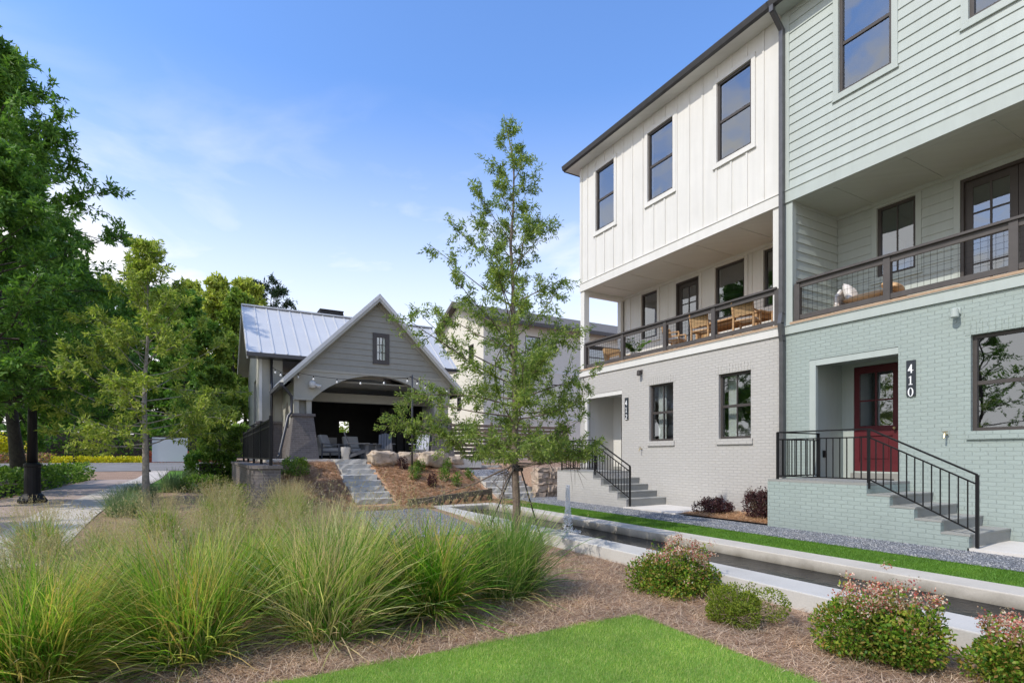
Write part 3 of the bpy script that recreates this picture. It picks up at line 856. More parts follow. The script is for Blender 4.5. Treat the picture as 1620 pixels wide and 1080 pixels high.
def front_door(parent, e0, mat, glass=True):
    p, q, X, z0, z1 = e0 + 0.5, e0 + 1.36, 11.62, 0.99, 3.11
    d = MB()
    d.abox('x', p, p + 0.12, X, X + 0.05, z0, z1); d.abox('x', q - 0.12, q, X, X + 0.05, z0, z1)
    d.abox('x', p + 0.12, q - 0.12, X, X + 0.05, z1 - 0.14, z1); d.abox('x', p + 0.12, q - 0.12, X, X + 0.05, z0 + 0.72, z0 + 0.92)
    d.abox('x', p + 0.12, q - 0.12, X, X + 0.05, z0, z0 + 0.2); d.abox('x', p + 0.12, q - 0.12, X + 0.02, X + 0.04, z0 + 0.2, z0 + 0.72)
    d.abox('x', p + 0.2, q - 0.2, X + 0.006, X + 0.022, z0 + 0.27, z0 + 0.65)
    m_ = (p + q) / 2; zm = z0 + 0.92 + (z1 - 0.14 - z0 - 0.92) * 0.48
    d.abox('x', m_ - 0.015, m_ + 0.015, X + 0.005, X + 0.045, z0 + 0.92, z1 - 0.14); d.abox('x', p + 0.12, q - 0.12, X + 0.007, X + 0.043, zm - 0.015, zm + 0.015)
    o = d.build('front_door', mat, parent)
    g = MB(); g.abox('x', p + 0.11, q - 0.11, X + 0.022, X + 0.028, z0 + 0.9, z1 - 0.13); g.build('pane', M['glass'], o)
    h = MB(); h.tube([(X, p + 0.07, z0 + 0.86), (X - 0.05, p + 0.07, z0 + 0.86)], 0.012, 8); h.lathe(X - 0.06, p + 0.07, [(0.005, z0 + 0.83), (0.026, z0 + 0.85), (0.026, z0 + 0.87), (0.005, z0 + 0.89)], 10)
    h.build('handle', M['brass'], o)

def stoop(parent, ya, yb, brick_m, wall_m):
    """landing ya..yb (ya nearer), five risers stepping down towards -Y"""
    xs, LZ, st, n = 9.1, 0.845, 0.33, 5
    rz = (LZ - 0.05) / n
    f = MB()
    poly = [(yb, -0.1), (yb, LZ - 0.002)] + [(ya, LZ - 0.002)]
    y, z = ya, LZ - 0.002
    for i in range(n - 1):
        z -= rz; poly.append((y, z)); y -= st; poly.append((y, z))
    poly.append((y, -0.1))
    f.prism(poly, xs, xs + 0.1, 'x')
    f.box(xs + 0.1, XF - 0.003, yb - 0.1, yb, -0.1, LZ - 0.002)
    f.box(xs + 0.103, XF - 0.003, ya, yb - 0.103, -0.1, LZ - 0.004)
    s = f.build('stoop', brick_m, parent)
    l = MB(); l.box(xs + 0.003, XF - 0.004, ya + 0.002, yb - 0.003, LZ, LZ + 0.04)
    l.build('landing', M['step'], s)
    y, z = ya, LZ
    for i in range(n):
        c = MB()
        if i < n - 1:
            c.box(xs + 0.1, XF - 0.004, y - st, y, -0.1, z - rz)
            c.box(xs + 0.002, XF - 0.006, y - st - 0.012, y - 0.002, z - rz + 0.002, z - rz + 0.028)
            c.build('step', M['step'], s)
        z -= rz; y -= st
    # railing: guard round the landing and down the flight
    r = MB(); T, lo = 1.74, LZ + 0.10
    fx, wy, py = xs + 0.06, yb - 0.16, ya - 0.0
    ey = ya - st * (n - 1) - 0.07
    ez = 0.06
    up = T - LZ
    A, B, Cc = Vector((XF - 0.01, wy, T)), Vector((fx, wy, T)), Vector((fx, py, T))
    D = Vector((fx, ey, ez + up + 0.10))
    for p, q in ((A, B), (B, Cc), (Cc, D)): r.bar(p, q, 0.038, 0.022)
    dn = Vector((0, 0, 1))
    r.bar(A - dn * 0.13, B - dn * 0.13, 0.02); r.bar(B - dn * 0.13, Cc - dn * 0.13, 0.02); r.bar(Cc - dn * 0.13, D - dn * 0.13, 0.02)
    bA, bB, bC = Vector((XF - 0.01, wy, lo)), Vector((fx, wy, lo)), Vector((fx, py, lo))
    bD = Vector((fx, ey, ez + 0.2))
    r.bar(bA, bB, 0.02); r.bar(bB, bC, 0.02); r.bar(bC, bD, 0.02)
    o = r.build('stair_railing', M['black'], parent)
    ps = MB()
    for p, z0 in ((A + Vector((-0.02, 0, 0)), LZ), (B, LZ - 0.02), (Cc, LZ - 0.05), (D, ez)):
        ps = MB(); ps.bar((p.x, p.y, z0), (p.x, p.y, p.z), 0.036); ps.build('post', M['black'], o)
    def run(p, q, p2, q2, k, nm):
        for i in range(1, k):
            a, b = p.lerp(q, i / k), p2.lerp(q2, i / k)
            m_ = MB(); m_.bar(a, b - dn * 0.13, 0.014); m_.build(nm, M['black'], o)
    run(bA, bB, A, B, 9, 'baluster'); run(bB, bC, B, Cc, 14, 'baluster'); run(bC, bD, Cc, D, 13, 'baluster')
    return s

Wt = townhouse('townhouse', 'white board and batten townhouse over grey painted brick with white balcony', 7.06, 14.0, M['white'], M['white_brick'], True,
               [(7.79, 8.65, 1), (10.06, 10.92, 1)], [(7.77, 8.69), (10.06, 10.97), (12.35, 13.2)], (12.02, 13.77),
               [(7.95, 8.65), (9.2, 10.12), (12.29, 12.98)], (10.68, 11.53), [7.16, 8.8, 10.35, 12.0, 13.74], True)
front_door(Wt, 12.02, M['taupe'])
stoop(Wt, 11.63, 13.33, M['white_brick'], M['white'])
Gt = townhouse('townhouse', 'pale green townhouse with lap siding, green painted brick and a red door', -1.2, 7.05, M['green'], M['green_brick'], False,
               [(2.0, 3.86, 0), (-0.4, 0.6, 0)], [(4.98, 5.89), (2.95, 3.88), (0.6, 1.5)], (4.88, 6.47),
               [(5.34, 6.04), (1.2, 1.9)], (3.02, 4.62), [-0.9, 1.65, 3.34, 5.06, 6.72], False)
front_door(Gt, 4.88 + 0.02, M['red'])
stoop(Gt, 4.70, 6.43, M['green_brick'], M['green'])

# number plaques
def plaque(parent, text, y0, y1, z0, z1):
    b = MB(); b.box(XF - 0.03, XF - 0.004, y0, y1, z0, z1)
    o = b.build('number_plaque', M['plaque'], parent)
    numerals(o, text, XF - 0.031, (y0 + y1) / 2, z1 - 0.07, 0.092, 0.05)
plaque(Gt, '410', 4.61, 4.745, 2.33, 2.93)
plaque(Wt, '412', 11.735, 11.87, 2.34, 2.95)
# downspout on the seam between the houses
d = MB()
yy = 7.0
d.bar((XF - 0.40, yy, ZE + 0.03), (XF - 0.40, yy, ZE - 0.10), 0.085, 0.085); d.bar((XF - 0.40, yy, ZE - 0.08), (XF - 0.075, yy, ZE - 0.36), 0.08, 0.085)
d.bar((XF - 0.085, yy, ZE - 0.33), (XF - 0.085, yy, 4.22), 0.085, 0.09); d.bar((XF - 0.085, yy, 4.24), (XF - 0.13, yy, 4.02), 0.085, 0.09)
d.bar((XF - 0.13, yy, 4.04), (XF - 0.07, yy, 3.66), 0.085, 0.09); d.bar((XF - 0.07, yy, 3.68), (XF - 0.07, yy, 0.86), 0.085, 0.09)
d.build('downspout', M['spout'], Gt)
# wall lights, hose taps, door bell
def wall_light(parent, y, z, mat):
    b = MB(); b.box(XF - 0.03, XF - 0.002, y - 0.05, y + 0.05, z - 0.04, z + 0.06)
    b.tube([(XF - 0.03, y, z + 0.02), (XF - 0.09, y, z + 0.02)], 0.022, 8); b.lathe(XF - 0.1, y, [(0.05, z - 0.10), (0.058, z - 0.09), (0.05, z + 0.03), (0.02, z + 0.05)], 14)
    b.build('wall_light', mat, parent)
wall_light(Gt, 4.03, 3.60, M['green']); wall_light(Wt, 11.22, 3.60, M['taupe'])
def hose_tap(parent, y, z):
    b = MB(); b.tube([(XF, y, z), (XF - 0.09, y, z), (XF - 0.11, y, z - 0.06)], 0.014, 8); b.tube([(XF - 0.07, y - 0.035, z + 0.04), (XF - 0.07, y + 0.035, z + 0.04)], 0.01, 8)
    b.lathe(XF - 0.07, y, [(0.008, z), (0.008, z + 0.04)], 8)
    b.build('hose_tap', M['brass'], parent)
hose_tap(Gt, 4.17, 1.66); hose_tap(Wt, 11.2, 1.5)
b = MB(); b.box(10.9, 10.98, 6.44, 6.468, 1.28, 1.42); b.box(10.91, 10.97, 6.43, 6.44, 1.30, 1.40); b.build('outlet_cover', M['black'], Gt)
# hung curtains, bed pillows and a lamp just inside the grey-brick windows
def curtain(name, label, y0, y1, z0, z1, x=10.78):
    n = 40
    v, q = [], []
    for i in range(n + 1):
        y = y0 + (y1 - y0) * i / n
        xx = x + 0.022 * math.sin(i * 1.25) + 0.006 * math.sin(i * 0.6)
        v += [(xx, y, z0), (xx, y, z1), (xx + 0.004, y, z0), (xx + 0.004, y, z1)]
    for i in range(n):
        a = 4 * i
        q += [(a, a + 4, a + 5, a + 1), (a + 2, a + 3, a + 7, a + 6)]
    return tag(np_mesh(name, v, q, M['curtain'], smooth=True), label, 'curtain', 'curtains behind the grey brick windows')
curtain('curtain', 'white curtain hanging inside grey brick window nearer the downspout', 8.36, 8.62, 1.2, 3.3)
curtain('curtain', 'white curtain hanging inside grey brick window nearer the white entry', 10.62, 10.88, 1.2, 3.3)
lp = thing('table_lamp', 'white shaded table lamp inside the grey brick window', 'lamp', (11.25, 10.82, 1.55))
b = MB(); b.lathe(11.25, 10.82, [(0.07, 1.55), (0.06, 1.57), (0.03, 1.62), (0.07, 1.72), (0.05, 1.8), (0.012, 1.86), (0.012, 1.92)], 14); b.build('base', M['pot'], lp, True)
b = MB(); b.lathe(11.25, 10.82, [(0.24, 1.86), (0.12, 2.16)], 20); b.build('lamp_shade', M['lampshade'], lp, True)
nt = thing('bedside_table', 'pale bedside table under the shaded lamp', 'table', (11.25, 10.82, 0.76))
b = MB(); b.box(11.0, 11.5, 10.5, 11.1, 1.5, 1.55); b.build('tabletop', M['white'], nt)
b = MB(); b.box(11.03, 11.47, 10.53, 11.07, 0.76, 1.498); b.build('cabinet', M['white'], nt)
def pillow(name, label, cat, c, sx, sy, sz, rot, mat, group=None):
    n, m_ = 14, 10
    v, q = [], []
    for i in range(n + 1):
        for j in range(n + 1):
            u, w = -1 + 2 * i / n, -1 + 2 * j / n
            h = max(0.0, (1 - u ** 4) * (1 - w ** 4)) ** 0.6
            e = 1 - 0.08 * (1 - abs(u)) * (abs(w) > 0.9) - 0.08 * (1 - abs(w)) * (abs(u) > 0.9)
            v.append((u * sx * e, w * sy * e, h * sz))
    off = len(v)
    v += [(x, y, -z) for x, y, z in v]
    for i in range(n):
        for j in range(n):
            a = i * (n + 1) + j
            q += [(a, a + n + 1, a + n + 2, a + 1), (off + a, off + a + 1, off + a + n + 2, off + a + n + 1)]
    o = np_mesh(name, v, q, mat, smooth=True)
    o.location = c; o.rotation_euler = rot
    return tag(o, label, cat, group)
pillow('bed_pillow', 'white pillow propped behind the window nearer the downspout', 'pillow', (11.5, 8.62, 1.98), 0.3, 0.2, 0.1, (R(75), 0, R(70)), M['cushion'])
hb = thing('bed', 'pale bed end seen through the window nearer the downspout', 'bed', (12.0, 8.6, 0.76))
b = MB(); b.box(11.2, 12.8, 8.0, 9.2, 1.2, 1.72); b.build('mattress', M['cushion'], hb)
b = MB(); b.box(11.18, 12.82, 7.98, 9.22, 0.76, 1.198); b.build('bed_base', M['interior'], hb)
# doormats
b = MB(); b.box(10.7, 11.3, 5.35, 6.25, 0.846, 0.872); tag(b.build('doormat', M['mat']), 'dark doormat in front of the red door', 'doormat')
b = MB(); b.box(10.7, 11.3, 12.55, 13.4, 0.846, 0.872); tag(b.build('doormat', M['mat']), 'dark doormat in the white entry above the grey brick steps', 'doormat')
# walks in front of the steps
b = MB(); b.box(9.05, XF - 0.003, 8.65, 10.36, -0.08, 0.05); struct(b.build('front_walk', M['pad']))
b = MB(); b.box(9.1, XF - 0.003, -1.0, 3.40, -0.08, 0.052); struct(b.build('front_walk', M['pad']))

# ------------------------------------------------------------------ long water channel
pl = thing('water_channel', 'long raised concrete water channel running between shrubs and grass strip', 'water channel', (6.05, 5, 0))
b = MB(); b.box(5.02, 5.48, -4, 13.0, -0.7, -0.0); o = b.build('near_wall', M['poolface'], pl)
b = MB(); b.box(6.66, 7.10, -4, 13.6, -0.7, 0.01); b.build('far_wall', M['pool'], pl)
b = MB(); b.box(5.02, 6.658, 13.003, 13.6, -0.7, 0.006); b.build('end_wall', M['pool'], pl)
for ob in pl.children:
    bv = ob.modifiers.new('edge', 'BEVEL'); bv.width = 0.012; bv.segments = 2
b = MB(); b.box(5.4, 6.7, -4, 13.1, -0.5, -0.125); struct(b.build('water', M['water']))
# fountain jet
rng = np.random.default_rng(5)
n = 1500
t_ = rng.uniform(0, 1, n) ** 0.8
hz = -0.125 + 0.88 * t_
sp = 0.034 + 0.085 * (1 - t_) ** 1.8 * rng.uniform(0, 1, n)
az = rng.uniform(0, 2 * np.pi, n)
pos = np.stack([5.96 + np.cos(az) * sp, 8.38 + np.sin(az) * sp, hz], 1)
sz = rng.uniform(0.003, 0.0085, n)
octv = np.array([(1, 0, 0), (-1, 0, 0), (0, 1, 0), (0, -1, 0), (0, 0, 2.2), (0, 0, -2.2)])
octf = np.array([(0, 2, 4), (2, 1, 4), (1, 3, 4), (3, 0, 4), (2, 0, 5), (1, 2, 5), (3, 1, 5), (0, 3, 5)])
vv = (pos[:, None, :] + octv[None] * sz[:, None, None]).reshape(-1, 3)
ff = (octf[None] + 6 * np.arange(n)[:, None, None]).reshape(-1, 3)
tag(np_mesh('fountain_jet', vv, ff, M['spray'], smooth=True), 'thin white jet of water rising from the channel', 'fountain')
n = 500
rr = 0.28 * np.sqrt(rng.uniform(0, 1, n)); az = rng.uniform(0, 2 * np.pi, n)
pos = np.stack([5.96 + np.cos(az) * rr * 0.9, 8.38 + np.sin(az) * rr, -0.122 + rng.exponential(0.012, n)], 1)
vv = (pos[:, None, :] + octv[None] * rng.uniform(0.003, 0.009, n)[:, None, None] * np.array([1, 1, .5])).reshape(-1, 3)
ff = (octf[None] + 6 * np.arange(n)[:, None, None]).reshape(-1, 3)
tag(np_mesh('foam', vv, ff, M['spray'], smooth=True), 'white foam where the water jet leaves the channel', 'foam', kind='stuff')

# ------------------------------------------------------------------ balcony furniture
def dining_chair(label, x, y, rz, z=ZD):
    t = thing('dining_chair', label, 'chair', (0, 0, 0), 'teak dining chairs on the white balcony')
    s = 0.87
    b = MB()
    for sx in (-1, 1): b.box(-0.24 * s, 0.24 * s, sx * 0.24 * s - 0.02, sx * 0.24 * s + 0.02, 0.38 * s, 0.42 * s)
    b.box(-0.25 * s, -0.21 * s, -0.22 * s, 0.22 * s, 0.385 * s, 0.415 * s); b.box(0.21 * s, 0.25 * s, -0.22 * s, 0.22 * s, 0.385 * s, 0.415 * s)
    for sx in (-1, 1): b.box(-0.24 * s, 0.22 * s, sx * 0.26 * s - 0.02, sx * 0.26 * s + 0.02, 0.62 * s, 0.65 * s)
    b.build('frame', M['teak'], t)
    for sx in (-1, 1):
        b = MB(); b.box(0.19 * s, 0.235 * s, sx * 0.26 * s - 0.018, sx * 0.26 * s + 0.018, 0, 0.62 * s); b.build('leg', M['teak'], t)
        b = MB(); b.bar((-0.25 * s, sx * 0.26 * s, 0), (-0.24 * s, sx * 0.26 * s, 0.45 * s), 0.04); b.bar((-0.24 * s, sx * 0.26 * s, 0.45 * s), (-0.33 * s, sx * 0.26 * s, 0.88 * s), 0.04); b.build('leg', M['teak'], t)
    b = MB(); b.bar((-0.255 * s, 0, 0.52 * s), (-0.325 * s, 0, 0.86 * s), 0.46 * s, 0.025, (1, 0, 0)); b.build('backrest', M['cane'], t)
    b = MB(); b.box(-0.2 * s, 0.24 * s, -0.22 * s, 0.22 * s, 0.42 * s, 0.49 * s); o = b.build('seat_cushion', M['cushion'], t)
    bv = o.modifiers.new('soft', 'BEVEL'); bv.width = 0.02; bv.segments = 2
    t.location = (x, y, z); t.rotation_euler = (0, 0, rz)
    return t
dining_chair('teak cane chair at the far end of the balcony table, nearest the armchair', 11.05, 10.55, R(-70))
dining_chair('teak cane chair behind the balcony table near the porch door', 11.9, 10.2, R(-120))
dining_chair('teak cane chair with white cushion at the railing side of balcony table', 10.78, 9.35, R(10))
dining_chair('teak cane chair at the balcony table end nearest the downspout', 11.45, 7.62, R(90))
dining_chair('teak cane chair between railing and table next to the downspout', 10.8, 8.15, R(15))
tb = thing('dining_table', 'long teak dining table on the white balcony', 'table', (11.5, 9.05, ZD))
b = MB()
for i in range(7): b.box(11.12 + i * 0.112, 11.12 + i * 0.112 + 0.106, 8.05, 10.05, ZD + 0.60, ZD + 0.64)
b.build('tabletop', M['teak'], tb)
b = MB(); b.box(11.2, 11.82, 8.2, 8.23, ZD + 0.53, ZD + 0.598); b.box(11.2, 11.82, 9.87, 9.9, ZD + 0.53, ZD + 0.598); b.box(11.2, 11.23, 8.23, 9.87, ZD + 0.53, ZD + 0.598); b.box(11.79, 11.82, 8.23, 9.87, ZD + 0.53, ZD + 0.598); b.build('apron', M['teak'], tb)
for x in (11.18, 11.84):
    for y in (8.18, 9.92):
        b = MB(); b.box(x - 0.035, x + 0.035, y - 0.035, y + 0.035, ZD, ZD + 0.597); b.build('leg', M['teak'], tb)
ac = thing('armchair', 'tan armchair with white cushion at the open end of the white balcony', 'armchair', (11.2, 12.9, ZD))
b = MB(); b.box(10.95, 11.5, 12.6, 13.2, ZD + 0.18, ZD + 0.32); o = b.build('seat', M['cushion'], ac)
b = MB(); b.bar((11.15, 13.22, ZD + 0.15), (11.15, 13.34, ZD + 0.62), 0.6, 0.1, (0, 1, 0)); b.build('backrest', M['cane'], ac)
for x in (10.92, 11.53):
    b = MB(); b.box(x - 0.03, x + 0.03, 12.6, 13.25, ZD + 0.38, ZD + 0.42); b.build('armrest', M['teak'], ac)
    for y in (12.63, 13.2):
        b = MB(); b.box(x - 0.025, x + 0.025, y - 0.025, y + 0.025, ZD, ZD + 0.378); b.build('leg', M['teak'], ac)
pt = thing('potted_plant', 'pale pot with an arching leafy plant behind the balcony railing', 'potted plant', (11.0, 12.05, ZD))
b = MB(); b.lathe(11.0, 12.05, [(0.10, ZD), (0.15, ZD + 0.25), (0.16, ZD + 0.28), (0.13, ZD + 0.27)], 16); b.build('pot', M['pot'], pt, True)
P_, D_ = [], []
st = MB()
for i in range(16):
    a = rng.uniform(0, 6.28); ln_ = rng.uniform(0.4, 0.75)
    pts = []
    for s in np.linspace(0, 1, 6):
        r_ = ln_ * 0.55 * s; pts.append((11.0 + math.cos(a) * r_, 12.05 + math.sin(a) * r_, ZD + 0.26 + ln_ * (s - 0.45 * s * s)))
    st.tube(pts, 0.005, 4)
    for s in range(1, 6):
        for sd in (-1, 1):
            for _ in range(2):
                P_.append(np.array(pts[s]) + rng.normal(size=3) * 0.015); D_.append([math.cos(a + sd * 0.9), math.sin(a + sd * 0.9), 0.1])
st.build('stems', M['leaf_mid'], pt)
o = leaves('foliage', rng, np.array(P_) - np.array(pt.location), np.array(D_), 0.16, 0.04, M['leaf_oak'], pt)
# wicker lounge on the green balcony
wc = thing('wicker_lounge', 'pale wicker lounge chair on the green balcony', 'lounge chair', (11.05, 5.9, ZD))
b = MB(); b.box(10.85, 11.6, 5.25, 6.1, ZD + 0.10, ZD + 0.22); b.build('seat_base', M['wicker'], wc)
b = MB()
b.prism([(10.82, ZD + 0.02), (11.62, ZD + 0.02), (11.62, ZD + 0.40), (11.5, ZD + 0.52), (10.95, ZD + 0.52), (10.82, ZD + 0.40)], 6.1, 6.2, 'y')
b.build('backrest', M['wicker'], wc)
b = MB(); b.tube([(10.82, 6.15, ZD + 0.02), (10.82, 6.15, ZD + 0.41), (10.95, 6.15, ZD + 0.535), (11.5, 6.15, ZD + 0.535), (11.62, 6.15, ZD + 0.41), (11.62, 6.15, ZD + 0.02)], 0.03, 8); b.build('back_frame', M['cushion'], wc, True)
for x in (10.88, 11.56):
    for y in (5.3, 6.05):
        b = MB(); b.lathe(x, y, [(0.02, ZD), (0.028, ZD + 0.1)], 8); b.build('leg', M['wicker'], wc)
pillow('seat_cushion', 'tan seat cushion lying on the wicker lounge', 'cushion', (11.2, 5.66, ZD + 0.30), 0.36, 0.42, 0.09, (0, 0, 0), M['tan_cushion'])
pillow('throw_pillow', 'white pillow leaning against the wicker lounge backrest', 'pillow', (11.1, 6.02, ZD + 0.45), 0.2, 0.2, 0.08, (R(70), R(12), 0), M['cushion'])
pillow('throw_pillow', 'tan pillow at the foot of the wicker lounge', 'pillow', (11.2, 5.32, ZD + 0.43), 0.22, 0.14, 0.08, (R(20), 0, R(5)), M['tan_cushion'])

# ------------------------------------------------------------------ pavilion
PC, PW, PY = 4.93, 2.55, 17.6            # gable centre, half width, front plane
PV = thing('pavilion', 'grey gabled pavilion with arched open front and standing seam metal roof', 'pavilion', (PC, PY, 1.2))
SZ = 1.2
b = MB(); b.box(1.55, 8.3, 16.75, 24.0, 0.9, SZ); b.build('slab', M['slab'], PV)
# front gable wall with an arch: strips under the gable line, above the arch
hw, spring, crown = 2.03, 3.03, 3.90
def gable_z(x): return 3.62 + 1.0 * (PW + 0.02 - abs(x - PC)) + 0.1
def arch_z(x):
    u = (x - PC) / hw
    if abs(u) >= 1: return None
    R_ = (hw * hw + (crown - spring) ** 2) / (2 * (crown - spring))
    return crown - R_ + math.sqrt(R_ * R_ - (x - PC) ** 2)
xs = sorted({PC - PW, PC + PW, PC, PC - hw, PC + hw, *[PC - hw + 2 * hw * i / 28 for i in range(29)]})
b = MB()
for x0, x1 in zip(xs, xs[1:]):
    z0 = arch_z(x0 + 1e-6); z1 = arch_z(x1 - 1e-6)
    if z0 is None: z0 = spring
    if z1 is None: z1 = spring
    mid = (x0 + x1) / 2
    if arch_z(mid) is None: z0 = z1 = spring - 0.0
    b.prism([(x0, z0), (x1, z1), (x1, gable_z(x1)), (x0, gable_z(x0))], PY, PY + 0.22, 'y')
b.build('gable_wall', M['pav_trim'], PV)
b = MB()
wz0, wz1, wx0, wx1 = 4.30, 5.30, 4.78, 5.32
def gclip(z):
    h = PW + 0.02 - (z - 3.72)
    return (PC - h, PC + h)
b.lap('y', PY, PC - PW, PC + PW, 3.98, 6.2, [(wx0, wx1, wz0, wz1)], 0.187, 0.02, -1, gclip)
b.build('gable_siding', M['pav_siding'], PV)
b = MB(); b.box(PC - PW, PC + PW, PY - 0.022, PY - 0.001, 3.90, 3.975); 
b.box(PC - PW - 0.03, PC - hw + 0.02, PY - 0.045, PY - 0.001, spring - 0.02, spring + 0.07); b.box(PC + hw - 0.02, PC + PW + 0.03, PY - 0.045, PY - 0.001, spring - 0.02, spring + 0.07)
for sgn in (-1, 1):                        # trim board under the rake
    b.prism([(PC, 6.22), (PC + sgn * (PW + 0.02), 3.66), (PC + sgn * (PW + 0.02), 3.90), (PC, 6.45)] if sgn > 0 else [(PC, 6.45), (PC - PW - 0.02, 3.90), (PC - PW - 0.02, 3.66), (PC, 6.22)], PY - 0.03, PY - 0.002, 'y')
b.build('trim', M['pav_trim'], PV)
w = MB()
tw = 0.13
w.box(wx0, wx0 + tw, PY - 0.05, PY, wz0, wz1); w.box(wx1 - tw, wx1, PY - 0.05, PY, wz0, wz1); w.box(wx0 + tw, wx1 - tw, PY - 0.05, PY, wz1 - tw, wz1); w.box(wx0 + tw, wx1 - tw, PY - 0.05, PY, wz0, wz0 + tw)
for i in (1, 2):
    x = wx0 + tw + (wx1 - wx0 - 2 * tw) * i / 3; w.box(x - 0.008, x + 0.008, PY - 0.03, PY - 0.012, wz0 + tw, wz1 - tw)
for i in (1, 2):
    z = wz0 + tw + (wz1 - wz0 - 2 * tw) * i / 3; w.box(wx0 + tw, wx1 - tw, PY - 0.028, PY - 0.014, z - 0.008, z + 0.008)
gw = w.build('window', M['taupe_rail'], PV)
w = MB(); w.box(wx0 + tw, wx1 - tw, PY - 0.01, PY - 0.005, wz0 + tw, wz1 - tw); w.build('pane', M['glass'], gw)
# gable roof
def slope_roof(parent, name):
    for sgn in (-1, 1):
        b = MB()
        e = PW + 0.33
        z_e, z_r = 3.72 - 0.33 + 0.06 + 0.04, 3.72 + PW + 0.10
        # slab: from front overhang back to the main ridge
        y0, y1 = PY - 0.32, 23.0
        p = [(PC, z_r), (PC + sgn * e, z_r - e), (PC + sgn * e, z_r - e + 0.11), (PC, z_r + 0.11)]
        b.prism(p if sgn > 0 else p[::-1], y0, y1, 'y')
        for y in np.arange(y0 + 0.02, 21, 0.42):
            b.bar((PC, y, z_r + 0.13), (PC + sgn * e, y, z_r - e + 0.13), 0.02, 0.04, (0, 1, 0))
        b.build(name, M['metal_roof'], parent)
slope_roof(PV, 'gable_roof')
b = MB()
for sgn in (-1, 1):                        # soffit and rake fascia
    e = PW + 0.325; z_r = 3.72 + PW + 0.095
    p = [(PC, z_r), (PC + sgn * e, z_r - e), (PC + sgn * e, z_r - e - 0.10), (PC, z_r - 0.10)]
    b.prism(p[::-1] if sgn > 0 else p, PY - 0.31, PY - 0.27, 'y')
    p = [(PC, z_r - 0.0), (PC + sgn * e, z_r - e - 0.0), (PC + sgn * e, z_r - e - 0.02), (PC, z_r - 0.02)]
    b.prism(p[::-1] if sgn > 0 else p, PY - 0.27, 20.2, 'y')
b.build('soffit', M['pav_trim'], PV)
for sgn in (-1, 1):
    b = MB(); x = PC + sgn * (PW + 0.38); b.box(x - 0.055, x + 0.055, PY - 0.3, 20.1, 3.37, 3.48); b.build('gutter', M['gutter'], PV)
# piers, short posts, side wall with an arched opening
for sgn in (-1, 1):
    c = PC + sgn * 2.27
    b = MB()
    z0, z1 = SZ, 2.52
    w0, w1 = 0.44, 0.29
    vs = [(c - w0, PY - 0.12, z0), (c + w0, PY - 0.12, z0), (c + w0, PY + 0.72, z0), (c - w0, PY + 0.72, z0), (c - w1, PY + 0.0, z1), (c + w1, PY + 0.0, z1), (c + w1, PY + 0.6, z1), (c - w1, PY + 0.6, z1)]
    b._add(vs, [(0, 3, 2, 1), (4, 5, 6, 7), (0, 1, 5, 4), (1, 2, 6, 5), (2, 3, 7, 6), (3, 0, 4, 7)])
    o = b.build('pier', M['pav_brick'], PV)
    b = MB(); b.box(c - w1 - 0.05, c + w1 + 0.05, PY - 0.05, PY + 0.65, z1, z1 + 0.08); b.build('pier_cap', M['pav_brick'], o)
    for q in (-0.2, 0.16):
        b = MB(); b.box(c + q - 0.075, c + q + 0.075, PY + 0.03, PY + 0.18, z1 + 0.08, spring); b.build('post', M['pav_trim'], PV)
    b = MB(); b.box(c - 0.27, c + 0.27, PY + 0.2, PY + 0.5, z1 + 0.08, spring); b.build('pier_panel', M['pav_siding'], PV)
for sgn in (-1, 1):
    X = PC + sgn * (PW - 0.1)
    b = MB()
    ya, yb = 18.6, 19.7                    # arched opening in the side wall
    ys = [PY + 0.22, ya] + [ya + (yb - ya) * i / 12 for i in range(1, 12)] + [yb, 20.6]
    def sarch(y):
        u = (y - (ya + yb) / 2) / ((yb - ya) / 2)
        return None if abs(u) >= 0.999 else 2.3 + 0.75 * math.sqrt(max(0, 1 - u * u))
    for y0, y1 in zip(ys, ys[1:]):
        m_ = sarch((y0 + y1) / 2)
        if m_ is None: b.box(X - 0.1, X + 0.1, y0, y1, 2.3, 3.6)
        else:
            a0, a1 = sarch(y0) or 2.3, sarch(y1) or 2.3
            b.prism([(y0, a0), (y1, a1), (y1, 3.6), (y0, 3.6)], X - 0.1, X + 0.1, 'x')
    b.build('side_wall', M['pav_trim'], PV)
    b = MB(); b.wall('x', PY + 0.6, 20.6, SZ, 2.3, X - 0.12, X + 0.12, [(ya, yb, 2.2, 2.4)]); b.build('side_brick', M['pav_brick'], PV)
# interior: dark back wall with a small window opening, ceiling beam
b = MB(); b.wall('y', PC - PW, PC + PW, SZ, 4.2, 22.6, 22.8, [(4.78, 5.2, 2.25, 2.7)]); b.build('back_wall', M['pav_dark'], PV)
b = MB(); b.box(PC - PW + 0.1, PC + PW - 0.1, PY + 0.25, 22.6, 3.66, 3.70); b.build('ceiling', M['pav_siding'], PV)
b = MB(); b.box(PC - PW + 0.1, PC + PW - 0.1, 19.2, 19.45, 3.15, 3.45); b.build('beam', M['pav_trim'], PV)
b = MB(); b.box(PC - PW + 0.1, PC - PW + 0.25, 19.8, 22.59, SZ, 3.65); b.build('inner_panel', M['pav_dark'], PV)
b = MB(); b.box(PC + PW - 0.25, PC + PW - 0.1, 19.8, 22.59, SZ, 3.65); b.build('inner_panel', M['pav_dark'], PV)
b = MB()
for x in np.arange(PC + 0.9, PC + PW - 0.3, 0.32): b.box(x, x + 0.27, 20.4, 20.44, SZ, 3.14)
b.build('inner_panel', M['pav_dark'], PV)
